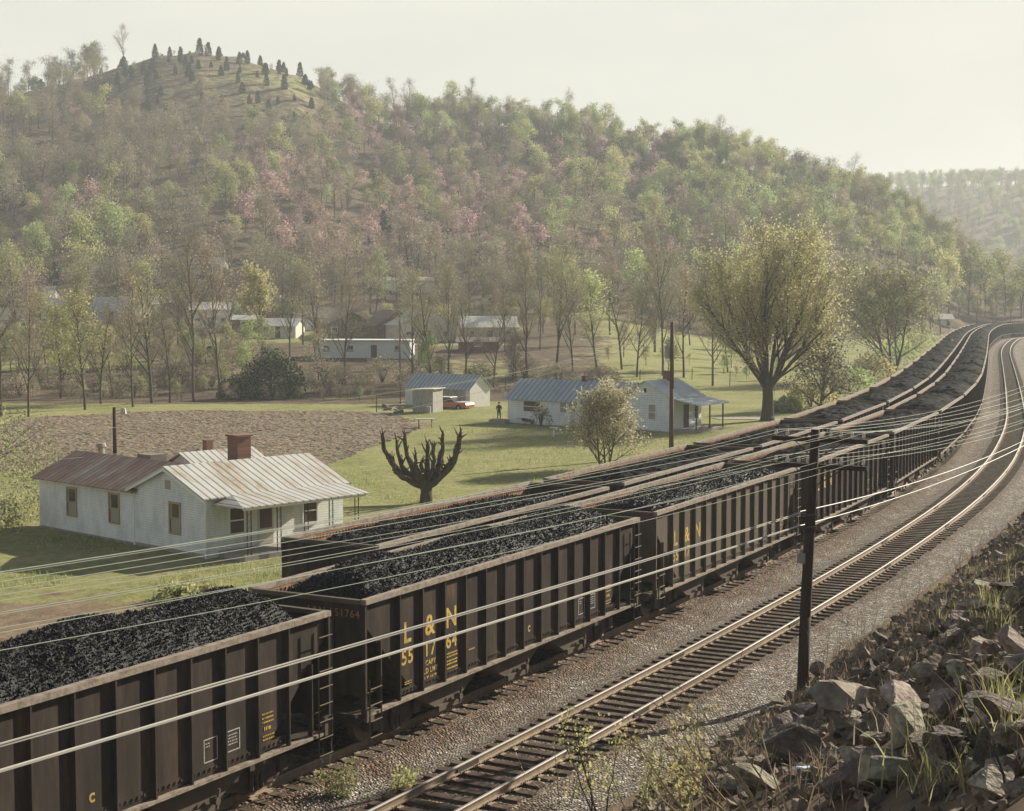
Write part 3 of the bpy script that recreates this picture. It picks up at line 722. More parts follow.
ORD = ['first', 'second', 'third', 'fourth', 'fifth', 'sixth', 'seventh', 'eighth', 'ninth', 'tenth', 'eleventh', 'twelfth', 'thirteenth', 'fourteenth', 'fifteenth', 'sixteenth', 'seventeenth', 'eighteenth', 'nineteenth', 'twentieth', 'twenty-first', 'twenty-second', 'twenty-third', 'twenty-fourth', 'twenty-fifth', 'twenty-sixth', 'twenty-seventh', 'twenty-eighth', 'twenty-ninth', 'thirtieth', 'thirty-first', 'thirty-second']
# arc length along an offset track
def place_on(off, s_start):
    """car whose rear end sits at line parameter s_start; returns loc, rz and the parameter of its other end"""
    x0, y0, a0 = line(s_start, off); s1 = s_start + CL
    for _ in range(4):
        x1, y1, a1 = line(s1, off); d = math.hypot(x1 - x0, y1 - y0); s1 += (CL - d)
    x1, y1, a1 = line(s1, off)
    return Vector((float(x0), float(y0), 0)), math.atan2(float(y1 - y0), float(x1 - x0)), s1
coal_lo = [coal_mesh(CL, 50 + k, .20, .88, .10) for k in range(3)]; coal_flat = [coal_mesh(CL, 60 + k, .20, .5, .14) for k in range(3)]
proto = {}
def train(off, s, n, which):
    for k in range(n):
        loc, rz, s1 = place_on(off, s)
        d = loc.y
        near = (which == 'near')
        side = 'of the middle train beside the empty track' if near else 'of the farther train beside the grass'
        pos = ORD[k]
        lab = None
        if near and k <= 4:
            let = [None, ('L&N', ('55', '17', '64'), True), ('L&N', ('55', '17', ''), False), ('L&N', ('', '', ''), False), None][k]
            txt = ['brown hopper car at the bottom left, cut off by the frame, nearest the viewer', 'brown hopper car with yellow L & N and 551764, second of the middle train', 'hopper car with yellow L & N partly behind the wires, third of the middle train', 'hopper car directly behind the crossarm pole, fourth of the middle train', 'hopper car just past the crossarm pole, fifth of the middle train'][k]
            o = make_hopper(txt, CL, True, M['steel'] if k != 2 else M['steel2'], let)
        else:
            key = 'd' if d < 75 else 's'
            if key not in proto:
                proto[key] = make_hopper('x', CL, key == 'd', M['steel'], None); o = proto[key]
            else: o = copy_tree(proto[key])
            o['label'] = f'ribbed coal hopper car, {pos} {side}' if k else 'dark coal hopper at the tail of the farther train, its bare end facing the house'
        o.location = loc; o.rotation_euler = (0, 0, rz)
        fl, ti = ((1.35, .0) if k == 0 else (1.15, .24) if k == 1 else (.6, .2)) if near else (.22, .18)
        if d < 50: me = coal_mesh(CL, 70 + k + (0 if near else 30), .058 if d < 40 else .08, fl, ti)
        elif d < 85: me = coal_mesh(CL, 70 + k + (0 if near else 30), .13, fl, ti)
        else: me = (coal_lo if near else coal_flat)[k % 3]
        c = bpy.data.objects.new('coal_load', me); col.objects.link(c); c.location = loc; c.rotation_euler = (0, 0, rz)
        tag(c, f'heap of black coal filling the {pos} car {side}', 'coal', 'coal loads heaped in the hopper cars')
        s = s1 + 1.28
train(OFF_N, -13.05, 30, 'near')
train(OFF_F, 9.6, 28, 'far')

# ------------------------------------------------------------------ telegraph pole by the main line and its wires
def crossarm(parent, z, skip=(), brace=True, tilt=0.0):
    cx = .32; b = MB(); b.box(cx - 1.27, cx + 1.27, .12, .24, z - .06, z + .06); 
    arm = b.build('crossarm', M['pole'], parent)
    pts = []
    for k, q in enumerate((-1.17, -.86, -.55, -.30, .30, .58, .87, 1.17)):
        q += cx
        pts.append((q, .18, z + .22))
        if k in skip: continue
        i = MB(); i.tube((q, .18, z + .05), (q, .18, z + .12), .018, n=5); i.tube((q, .18, z + .10), (q, .18, z + .16), .055, .05, n=8); i.tube((q, .18, z + .16), (q, .18, z + .19), .032, n=8); i.tube((q, .18, z + .19), (q, .18, z + .235), .045, .025, n=8)
        i.build('insulator', M['glass_ins'], arm)
    if brace:
        b = MB(); b.tube((cx - .62, .14, z - .06), (.22, .1, z - .52), .014, n=4); b.tube((cx + .62, .14, z - .06), (.22, .1, z - .52), .014, n=4); b.build('brace', M['iron'], parent)
    return pts
PB = Vector((7.60, 40.6, -.02)); ROT = R(-29)
pole = empty('utility_pole', PB, ROT, 'black creosoted pole with two crossarms of pale insulators at the edge of the rocks', 'utility pole')
b = MB(); b.path([(0, 0, -.6), (.06, 0, 2), (.15, 0, 4.2), (.27, 0, 6.9)], [.155, .145, .135, .115], 10); b.build('pole_shaft', M['pole'], pole, smooth=True)
up = crossarm(pole, 6.62, skip=(2, 3)); lo = crossarm(pole, 5.93, brace=True)
b = MB(); b.box(-.10, .10, -.24, -.13, 3.42, 3.68); b.tube((0, -.2, 3.68), (0, -.2, 3.78), .05, n=6); b.build('junction_box', M['concrete'], pole)
b = MB(); b.box(-.22, .40, -.16, -.12, 4.66, 4.72); b.box(-.20, .38, -.16, -.12, 4.34, 4.40); b.build('cable_bracket', M['iron'], pole)
bpy.context.view_layer.update()
MW = Matrix.Translation(PB) @ Matrix.Rotation(ROT, 4, 'Z')
PREV = Vector((-20.6, -34.9, 0)); NEXT = Vector((16.8, 28.2, 0))
def wire(p, q, sag, rad, m, label, group=None, n=26, name='overhead_wire', dbl=None):
    p = Vector(p); q = Vector(q); pts = []
    for k in range(n + 1):
        t = k / n; r_ = p.lerp(q, t); r_.z -= sag * 4 * t * (1 - t); pts.append(r_)
    b = MB()
    if dbl:
        a = [pt + Vector((0, 0, dbl)) for pt in pts]; b.path(a, rad, 5); 
        c = [pt + Vector((.01 * math.sin(k), 0, -dbl)) for k, pt in enumerate(pts)]; b.path(c, rad * .9, 5)
    else: b.path(pts, rad, 5)
    o = b.build(name, m); tag(o, label, 'wire', group); return o
names8 = ['outermost left', 'second left', 'third left', 'fourth left', 'fourth right', 'third right', 'second right', 'outermost right']
for arm_pts, nm, dz, skip in ((up, 'upper', .9, (2, 3)), (lo, 'lower', 1.35, ())):
    for k, p in enumerate(arm_pts):
        if k in skip or (nm == 'lower' and k in (1, 5)): continue
        P0 = MW @ Vector(p); jz = random.uniform(-.12, .12)
        wire(P0, P0 + PREV + Vector((0, 0, dz + jz)), .28 + random.uniform(-.10, .22), .0045, M['wire'], f'thin wire running left from the {names8[k]} insulator, {nm} crossarm', 'thin telegraph wires on the crossarms')
        wire(P0, P0 + NEXT + Vector((0, 0, random.uniform(-.1, .1))), .35 + random.uniform(-.10, .25), .0042, M['wire'], f'thin wire running right from the {names8[k]} insulator, {nm} crossarm', 'thin telegraph wires on the crossarms')
Pc = MW @ Vector((-.05, -.2, 4.72)); Pd = MW @ Vector((-.05, -.2, 4.40))
wire(Pc, Pc + PREV + Vector((0, 0, .85)), .12, .013, M['cable'], 'upper thick pale cable, a doubled pair, crossing the coal cars left of the pole', 'thick pale cables on the pole', dbl=.016)
wire(Pd, Pd + PREV + Vector((0, 0, .88)), .12, .024, M['cable'], 'lower thick pale cable crossing the coal cars left of the pole', 'thick pale cables on the pole')
wire(Pc + Vector((0, 0, .05)), Pc + NEXT + Vector((0, 0, .3)), .42, .012, M['cable'], 'upper thick pale cable crossing the rails right of the pole', 'thick pale cables on the pole')
wire(Pd, Pd + NEXT + Vector((0, 0, .45)), .40, .013, M['cable'], 'lower thick pale cable crossing the rails right of the pole', 'thick pale cables on the pole')

# ------------------------------------------------------------------ buildings
def gable_block(mbw, mbr, x0, x1, y0, y1, zw, zr, ridge, ov=.3, th=.06, z0=0.0, gov=None):
    """closed walls with gables into mbw, two roof slabs into mbr; ridge 'x' or 'y'"""
    gov = ov if gov is None else gov
    if ridge == 'y':
        xm = (x0 + x1) / 2; mbw.prism([(x0, z0), (x1, z0), (x1, zw), (xm, zr), (x0, zw)], 'y', y0, y1)
        sl = (zr - zw) / (xm - x0)
        for sg, xe in ((-1, x0), (1, x1)):
            xo = xe + sg * ov; ze = zw - sl * ov
            mbr.prism([(xm, zr + .02), (xo, ze + .02), (xo, ze + .02 + th), (xm, zr + .02 + th)], 'y', y0 - gov, y1 + gov)
    else:
        ym = (y0 + y1) / 2; mbw.prism([(y0, z0), (y1, z0), (y1, zw), (ym, zr), (y0, zw)], 'x', x0, x1)
        sl = (zr - zw) / (ym - y0)
        for sg, ye in ((-1, y0), (1, y1)):
            yo = ye + sg * ov; ze = zw - sl * ov
            mbr.prism([(ym, zr + .02), (yo, ze + .02), (yo, ze + .02 + th), (ym, zr + .02 + th)], 'x', x0 - gov, x1 + gov)

def window(parent, ax, c, t, wd, z0, z1, out, frame=None, pane=None, muntin=True, name='window'):
    """window on a wall: ax 'y' = wall of constant y (c), t centre along x; out = outward sign"""
    frame = frame or M['frame']; pane = pane or M['pane']
    def bx(mb, a0, a1, d0, d1, za, zb):
        d0, d1 = sorted((c + out * d0, c + out * d1))
        if ax == 'y': mb.box(a0, a1, d0, d1, za, zb)
        else: mb.box(d0, d1, a0, a1, za, zb)
    f = MB(); w2 = wd / 2; fw = .09
    bx(f, t - w2 - fw, t - w2, -.02, .05, z0 - fw, z1 + fw); bx(f, t + w2, t + w2 + fw, -.02, .05, z0 - fw, z1 + fw)
    bx(f, t - w2, t + w2, -.02, .05, z1, z1 + fw); bx(f, t - w2, t + w2, -.02, .07, z0 - fw, z0)
    if muntin: bx(f, t - w2, t + w2, .006, .035, (z0 + z1) / 2 - .03, (z0 + z1) / 2 + .03)
    fo = f.build(name, frame, parent)
    g = MB(); bx(g, t - w2, t + w2, -.02, .004, z0, z1); g.build('pane', pane, fo)
    if pane is M['pane']:
        g = MB(); bx(g, t - w2 + .05, t + w2 - .05, .0045, .0055, z0, (z0 + z1) / 2 - .04); bx(g, t - w2, t - w2 + .12, .0045, .0055, (z0 + z1) / 2 + .03, z1); g.build('curtain', M['curtain'], fo)
    return fo

def house_near():
    h = empty('farmhouse', (-13.9, 70.8, -1.62), R(-43), 'white clapboard farmhouse with rusting tin roof and front porch beside the coal train', 'house')
    w_ = MB(); r_ = MB()
    gable_block(w_, r_, -5.7, 0, 0, 8.2, 2.86, 4.0, 'y', ov=.3, gov=.28); 
    w_.build('main_wall', M['siding'], h); r_.build('main_roof', M['tin_y'], h)
    w_ = MB(); r_ = MB(); gable_block(w_, r_, -14.3, -5.702, .004, 4.7, 2.72, 3.78, 'x', ov=.32, gov=.3); w_.build('wing_wall', M['siding'], h)
    r_.build('wing_roof', M['tin_x'], h)
    w_ = MB(); r_ = MB(); gable_block(w_, r_, -11.0, -5.703, 4.704, 8.9, 2.7, 3.92, 'y', ov=.25, gov=.25); w_.build('rear_wall', M['siding'], h); r_.build('rear_roof', M['tin_y'], h)
    # trim
    b = MB()
    b.box(-.05, .025, -.025, .05, 0, 2.8); b.box(-5.75, -5.68, -.022, .0, 0, 2.7)
    for sg in (-1, 1):
        x0 = -2.85; b.prism([(x0, 3.86), (x0 + sg * 3.13, 2.62), (x0 + sg * 3.13, 2.74), (x0, 4.0)], 'y', -.30, -.27)
    b.build('corner_trim', M['trim'], h)
    # foundation skirt
    b = MB(); b.box(-5.6, -.1, -.03, .0, 0, .22); b.box(-14.2, -5.8, -.028, .0, 0, .18); b.build('foundation', M['concrete'], h)
    window(h, 'y', 0, -2.35, .75, 1.0, 2.35, -1); window(h, 'y', .004, -7.4, .78, 1.0, 2.35, -1); window(h, 'y', .004, -11.2, .78, 1.0, 2.3, -1)
    b = MB(); b.box(-3.1, -2.7, -.03, .0, 2.98, 3.4); b.build('attic_vent', M['curtain'], h)
    window(h, 'x', 0, 1.75, .8, 1.05, 2.2, 1, frame=M['trim'], pane=M['door']); window(h, 'x', 0, 6.1, .8, 1.1, 2.2, 1, frame=M['trim'], pane=M['door'])
    d = MB(); d.box(0, .04, 2.95, 3.85, .35, 2.4); do = d.build('door', M['paledoor'], h); d = MB(); d.box(.041, .06, 3.05, 3.75, 1.1, 2.3); d.build('screen', M['door'], do)
    # porch
    b = MB(); b.box(.03, 1.95, .7, 7.6, 0, .32); b.box(1.96, 2.5, 2.9, 4.2, 0, .16); b.build('porch_floor', M['concrete'], h)
    r_ = MB(); zo, zi = 2.48, 2.80
    T = .06
    def slab(pts):
        n = len(pts); r_.add([(x, y, z) for x, y, z in pts] + [(x, y, z + T) for x, y, z in pts], [tuple(range(n))[::-1], tuple(range(n, 2 * n))] + [(k, (k + 1) % n, n + (k + 1) % n, n + k) for k in range(n)])
    slab([(.28, 1.3, zi), (2.3, .35, zo), (2.3, 7.9, zo), (.28, 7.9, zi)]); slab([(.05, .35, zo), (2.29, .345, zo), (.27, 1.295, zi), (.05, 1.295, zi)])
    r_.build('porch_roof', M['tin_y'], h)
    b = MB(); b.box(2.1, 2.2, .5, 7.8, 2.38, 2.47); b.build('porch_beam', M['trim'], h)
    for y in (.9, 2.6, 4.2, 5.7, 7.3):
        b = MB()
        for dy in (-.11, .11): b.box(2.02, 2.05, y + dy - .02, y + dy + .02, .32 if y != 7.3 else .3, 2.4)
        for z in np.arange(.6, 2.3, .3): b.tube((2.035, y - .11, z), (2.035, y + .11, z + .15), .008, n=4)
        b.build('porch_post', M['iron'], h)
    # chimneys
    b = MB(); b.box(-3.65, -2.85, 4.0, 4.8, 3.55, 5.15); c = b.build('chimney', M['brick'], h)
    b = MB(); b.box(-3.72, -2.78, 3.93, 4.87, 5.152, 5.24); b.build('chimney_cap', M['brick'], c)
    b = MB(); b.box(-9.7, -9.35, 6.9, 7.3, 2.9, 4.4); b.build('chimney', M['brick'], h)
    b = MB(); b.tube((-13.2, 3.0, 3.3), (-13.2, 3.0, 4.1), .16, n=10); b.tube((-13.2, 3.0, 4.1), (-13.2, 3.0, 4.28), .28, .22, n=10); b.build('vent_pipe', M['concrete'], h)
    b = MB(); b.box(-12.3, -11.1, 4.6, 5.6, 2.2, 3.66); b.build('rear_dormer', M['tarroof'], h)
house_near()

def house_far():
    c = Vector((14.0, 138.1, -1.66))
    h = empty('long_house', c, R(-35), 'long white house with blue-grey tin roof and small end porch behind the flowering tree', 'house')
    w_ = MB(); r_ = MB(); gable_block(w_, r_, -5.2, 0, 0, 5.6, 3.1, 4.45, 'y', ov=.3, gov=.25); w_.build('gable_wall', M['siding2'], h); r_.build('gable_roof', M['blue_y'], h)
    w_ = MB(); r_ = MB(); gable_block(w_, r_, -17.7, -5.202, .15, 5.2, 2.5, 4.1, 'x', ov=.35, gov=.3); w_.build('long_wall', M['siding2'], h); r_.build('long_roof', M['blue_x'], h)
    window(h, 'y', 0, -1.9, .7, 1.1, 2.4, -1, frame=M['trim'], pane=M['curtain']); window(h, 'y', .15, -14.9, 1.9, 1.25, 2.2, -1, frame=M['trim'], pane=M['door'])
    window(h, 'y', .15, -11.4, .7, 1.3, 2.2, -1, frame=M['trim'], pane=M['curtain']); window(h, 'y', .15, -10.45, .7, 1.3, 2.2, -1, frame=M['trim'], pane=M['curtain']); window(h, 'y', .15, -7.2, .7, 1.2, 2.2, -1, frame=M['trim'], pane=M['curtain'])
    b = MB(); b.box(-2.8, -2.5, -.03, 0, 3.45, 3.85); b.build('attic_vent', M['door'], h)
    b = MB(); b.box(-2.9, -2.2, 3.6, 4.3, 4.1, 5.25); b.build('chimney', M['brick'], h)
    b = MB(); b.box(-10.9, -10.5, 2.5, 2.9, 3.9, 4.6); b.build('stove_pipe', M['iron'], h)
    r_ = MB(); r_.prism([(.0, 2.95), (2.7, 2.45), (2.7, 2.52), (.0, 3.02)], 'y', .2, 5.9); r_.build('porch_roof', M['blue_y'], h)
    b = MB(); b.box(.02, 2.3, .3, 5.7, 0, .28); b.build('porch_floor', M['concrete'], h)
    for y in (.5, 3.0, 5.5):
        b = MB(); b.box(2.2, 2.3, y - .05, y + .05, .28, 2.5); b.build('porch_post', M['iron'], h)
    window(h, 'x', 0, 4.6, .7, 1.0, 2.2, 1, frame=M['trim'], pane=M['door'])
    d = MB(); d.box(0, .05, 2.3, 3.2, .3, 2.35); d.build('door', M['door'], h)
house_far()

# garage and shed beyond the ploughed field
def sheds():
    h = empty('garage', (-4.5, 168.2, -1.7), R(-38), 'white shed with blue-grey tin roof standing behind the small grey shed', 'shed')
    w_ = MB(); r_ = MB(); gable_block(w_, r_, -9.3, 0, 0, 3.4, 2.2, 3.5, 'x', ov=.3, gov=.2); w_.build('shed_wall', M['whiteboards'], h); r_.build('shed_roof', M['blue_x'], h)
    b = MB(); b.box(-4.9, -.6, -.03, 0, 0, 2.0); b.build('open_bay', M['board'], h)
    h = empty('small_shed', (-8.1, 160.6, -1.72), R(-25), 'small grey board shed with flat lean-to roof in front of the white shed', 'shed')
    b = MB(); b.prism([(-2.35, 0), (0, 0), (0, 2.55), (-2.35, 2.45)], 'y', 0, 2.2); b.build('shed_wall', M['board'], h)
    r_ = MB(); r_.prism([(-2.6, 2.46), (.25, 2.58), (.25, 2.65), (-2.6, 2.53)], 'y', -.25, 2.4); r_.build('shed_roof', M['paleroof'], h)
    b = MB(); b.box(-1.4, -.6, -.03, 0, 0, 1.9); b.build('door', M['board'], h)
    b = MB(); b.tube((-.45, -.4, 0), (-.45, -.4, .85), .28, n=12); o = b.build('barrel', M['board']); o.location = (-8.1, 160.4, -1.7); tag(o, 'pale barrel standing against the small grey shed', 'barrel')
sheds()

# village beyond the creek
HOUSES = []
def village_house(u, v, wd, dp, hw, hr, rz, wm, rm, label, ridge='x', flat=False, wins=3, name='village_house'):
    wd *= 1.12; dp *= 1.1; hw *= 1.08; hr *= 1.1; p = at(u, v); h = empty(name, p + Vector((0, 0, -.25)), R(rz), label, 'house', 'village houses among the trees'); HOUSES.append(h)
    w_ = MB(); r_ = MB()
    if flat:
        w_.box(-wd / 2, wd / 2, 0, dp, 0, hw); r_.box(-wd / 2 - .25, wd / 2 + .25, -.4, dp + .25, hw + .003, hw + .18)
    else: gable_block(w_, r_, -wd / 2, wd / 2, 0, dp, hw, hr, ridge, ov=.45, gov=.4)
    w_.build('wall', wm, h); r_.build('roof', rm, h)
    for k in range(wins):
        t = -wd / 2 + wd * (k + .5) / wins
        if k == wins // 2 and wins > 1:
            d = MB(); d.box(t - .45, t + .45, -.05, 0, .25, 2.2); d.build('door', M['door'], h)
        else: window(h, 'y', 0, t, 1.0, 1.1, 2.1, -1, frame=M['trim'], muntin=False)
    return h
tan = mat('tan_siding', (.38, .31, .24), .8, var=(.30, .25, .19)); cream = mat('cream_siding', (.62, .58, .50), .8, var=(.5, .46, .4)); white = mat('white_siding', (.70, .70, .67), .8, var=(.58, .58, .55))
brn = mat('brown_boards', (.13, .085, .06), .9, var=(.2, .14, .1)); bluew = mat('pale_blue_trailer', (.50, .56, .58), .6, var=(.6, .62, .62)); pinkw = mat('pink_siding', (.50, .38, .33), .8, var=(.42, .33, .3)); greyw = mat('grey_siding', (.35, .36, .36), .8, var=(.28, .28, .28))
village_house(428, 342, 9.5, 7, 3.1, 5.4, 25, cream, M['paleroof'], 'cream gabled house with pale roof in the middle of the village', 'y')
village_house(398, 340, 7, 7, 2.8, 5.0, 25, brn, M['brownroof'], 'brown gabled house adjoining the cream house', 'y', wins=1)
village_house(490, 342, 8.5, 6, 2.7, 4.2, 8, pinkw, M['paleroof'], 'pinkish house with pale sheet roof at the right of the village')
village_house(362, 358, 13.0, 4, 2.6, 0, -6, bluew, M['trim'], 'long pale blue house trailer with white flat roof edge', flat=True, wins=4, name='house_trailer')
village_house(352, 338, 8.5, 7, 2.3, 4.4, 18, brn, M['brownroof'], 'dark brown shack with sagging gable roof above the trailer', 'y')
village_house(318, 330, 7.5, 6, 2.4, 4.0, 12, white, M['tarroof'], 'small white house with grey roof left of the brown shack')
village_house(211, 328, 6.5, 5, 3.6, 4.6, 10, white, M['paleroof'], 'bright white two storey house among bare trees')
village_house(244, 332, 4.2, 3.5, 2.4, 3.0, -10, brn, M['paleroof'], 'small dark outbuilding right of the bright white house', wins=1)
village_house(112, 322, 9.5, 7, 2.6, 4.6, -14, greyw, M['blue_x'], 'grey house with blue-grey roof at the left of the village')
village_house(62, 319, 7, 5, 2.4, 3.8, 10, cream, M['paleroof'], 'cream house with pale roof at the far left of the village')
village_house(8, 333, 7, 6, 2.6, 4.4, 22, white, M['tarroof'], 'white house at the left edge of the picture')
village_house(401, 293, 13, 4, 2.7, 3.3, 4, white, M['paleroof'], 'long white building alone on the slope above the village')
village_house(205, 276, 7, 5, 2.6, 3.8, -8, greyw, M['paleroof'], 'pale roofed cabin high on the slope in the trees')
village_house(155, 285, 6, 5, 2.4, 3.4, 12, cream, M['tarroof'], 'small cream cabin on the slope left of the high cabin')
village_house(30, 306, 8, 5, 2.5, 3.9, -6, cream, M['paleroof'], 'cream house with broad pale roof above the leftmost white house')
village_house(140, 316, 6.5, 5, 2.5, 3.6, 16, white, M['paleroof'], 'small white house with pale roof right of the grey house')
village_house(278, 338, 6, 4.5, 2.3, 3.3, -12, cream, M['paleroof'], 'small cream house with pale roof left of the village poles')
village_house(478, 352, 5.5, 4, 1.7, 2.2, 0, brn, M['tarroof'], 'low dark shed below the pinkish house', wins=1)
village_house(943, 326, 4.5, 4, 2.0, 3.0, 0, white, M['paleroof'], 'distant white house beside the far end of the trains', wins=2)

# poles in the village and yard
def plain_pole(x, y, hgt, r, label, m, lamp=False, arm=False):
    z = float(H(x, y)); o = empty('utility_pole' if not lamp else 'yard_lamp', (x, y, z), R(-20), label, 'utility pole' if not lamp else 'lamp post')
    b = MB(); b.path([(0, 0, -.4), (0, 0, hgt * .5), (0, 0, hgt)], [r, r * .88, r * .72], 8); b.build('pole_shaft', m, o, smooth=True)
    if lamp:
        b = MB(); b.tube((0, 0, hgt - .25), (.6, 0, hgt - .1), .025, n=5); b.build('lamp_arm', M['concrete'], o)
        b = MB(); b.tube((.62, 0, hgt - .35), (.62, 0, hgt - .02), .2, .12, n=10); b.build('lamp_head', M['white_mark'], o)
    if arm:
        b = MB(); b.box(-1.0, 1.0, -.06, .06, hgt - .5, hgt - .38); b.build('crossarm', m, o)
    return o
pp = plain_pole(12.0, 118, 10.05, .19, 'tall brown pole standing in front of the long white house', M['pole2'])
b = MB(); b.tube((-.32, -.1, 7.3), (-.32, -.1, 8.2), .2, n=10); b.tube((-.32, -.1, 8.2), (-.32, -.1, 8.35), .08, n=8); b.build('transformer', M['concrete'], pp)
b = MB(); b.tube((-.1, 0, 9.2), (-.1, 0, 9.5), .07, n=8); b.build('insulator', M['glass_ins'], pp)
plain_pole(-23.2, 91.5, 5.4, .13, 'dark yard pole with a pale lamp behind the farmhouse', M['pole'], lamp=True)
for (u, v, hg, lb) in ((303, 345, 9.5, 'tall pole among the village houses left of the trailer'), (317, 347, 8.5, 'second village pole with a short crossarm'), (400, 372, 8, 'leaning pole on the creek bank')):
    p = at(u, v); plain_pole(p.x, p.y, hg, .15, lb, M['pole2'], arm=(u == 317))
wire((12.0, 118, 7.9), (-6.4, 95, 4.6), .5, .012, M['wire'], 'pale service wire descending left from the brown pole over the lawn')
wire((12.0, 118, 7.6), (-24, 79, 2.0), 1.4, .012, M['wire'], 'pale wire from the brown pole over the pollarded tree to the farmhouse')
wire((12.0, 118, 7.0), (-42, 62, 3.2), 1.4, .012, M['wire'], 'long pale wire crossing behind the farmhouse roof to the left edge')
wire((12.0, 118, 7.4), (12.5, 138, 2.0), .3, .012, M['wire'], 'short service wire from the brown pole to the gable of the long house')

# ------------------------------------------------------------------ trees
def branch_tree(seed, Ht, r0, n_main, spread, levels, fork=.25, curve=.25, kids=(6, 5, 4), up=.35, lenf=(.55, .5, .5), stems=1, droop=0.0, z0=-.3, tilt=(.12, .38)):
    r = random.Random(seed); segs = []; tips = []
    def grow(p, d, L, rad, lv, nseg):
        pts = [p]; cur = p.copy(); dd = d.copy()
        for k in range(nseg):
            dd = (dd + Vector((r.uniform(-1, 1), r.uniform(-1, 1), r.uniform(-.6, .8))) * curve * .35 + Vector((0, 0, up * .12 if lv else .05)) - Vector((0, 0, droop * lv * .06))).normalized()
            nx = cur + dd * (L / nseg); ra = rad * (1 - .8 * k / nseg); rb = rad * (1 - .8 * (k + 1) / nseg)
            segs.append((cur.copy(), nx.copy(), max(ra, .008), max(rb, .006), lv)); cur = nx; pts.append(cur.copy())
        tips.append((cur.copy(), lv))
        if lv < levels:
            nk = n_main if lv == 0 else kids[min(lv - 1, len(kids) - 1)]
            for c in range(nk):
                t = (fork + (1 - fork) * (c + r.random()) / nk) if lv == 0 else (.2 + .8 * (c + r.random()) / nk)
                i = min(int(t * nseg), nseg - 1); fr = t * nseg - i; q = pts[i].lerp(pts[i + 1], min(fr, 1))
                ax = (pts[i + 1] - pts[i]).normalized(); side = ax.cross(Vector((r.uniform(-1, 1), r.uniform(-1, 1), r.uniform(-1, 1)))).normalized()
                sp = spread * r.uniform(.7, 1.25) * (1.15 - .35 * t if lv == 0 else 1)
                nd = (ax * math.cos(sp) + side * math.sin(sp) + Vector((0, 0, .12))).normalized()
                f = lenf[min(lv, len(lenf) - 1)] * r.uniform(.7, 1.15) * (1.25 - .65 * t)
                grow(q, nd, L * f, max(rad * (1 - .75 * t) * .62, .012), lv + 1, 4 if lv < 1 else 3)
    for sidx in range(stems):
        a = 2 * math.pi * sidx / max(stems, 1) + r.random(); tl = 0 if stems == 1 else tilt[0] + (tilt[1] - tilt[0]) * ((sidx * 7) % stems) / max(stems - 1, 1)
        grow(Vector((math.cos(a) * .25 * (stems > 1), math.sin(a) * .25 * (stems > 1), z0)), Vector((math.cos(a) * tl, math.sin(a) * tl, 1)).normalized(), (Ht - max(z0, 0)) * ((.92 - .18 * tl) if stems > 1 else .95), r0 * (1 if stems == 1 else .62), 0, 7)
    zm = max(t[0].z for t in tips); k = Ht / zm
    segs = [(a * k, b * k, ra, rb, lv) for a, b, ra, rb, lv in segs]; tips = [(t * k, lv) for t, lv in tips]
    return segs, tips

def seg_mesh(segs, n_of, mi=0):
    V = []; Fc = []; base = 0
    for a, b, ra, rb, lv in segs:
        n = n_of(lv); d = (b - a)
        if d.length < 1e-5: continue
        d.normalize(); s = d.cross(Vector((0, 0, 1)) if abs(d.z) < .9 else Vector((1, 0, 0))).normalized(); t = d.cross(s)
        for p, rr in ((a, ra), (b, rb)):
            for k in range(n):
                an = 2 * math.pi * k / n; V.append(p + s * (rr * math.cos(an)) + t * (rr * math.sin(an)))
        for k in range(n): Fc.append((base + k, base + (k + 1) % n, base + n + (k + 1) % n, base + n + k))
        base += 2 * n
    return V, Fc

def leaf_quads(pts, size, seed, elong=1.0):
    """pts (n,3): one small randomly turned quad at each"""
    r = np.random.default_rng(seed); n = len(pts)
    a = r.normal(size=(n, 3)); a /= np.linalg.norm(a, axis=1)[:, None]; b = np.cross(a, r.normal(size=(n, 3))); b /= np.linalg.norm(b, axis=1)[:, None]
    s = size * r.uniform(.6, 1.4, n)[:, None]
    a = a * s * elong; b = b * s
    V = np.stack([pts - a - b * .6, pts + a * .2 - b, pts + a + b * .5, pts - a * .3 + b], 1).reshape(-1, 3)
    return V, np.arange(4 * n).reshape(n, 4)

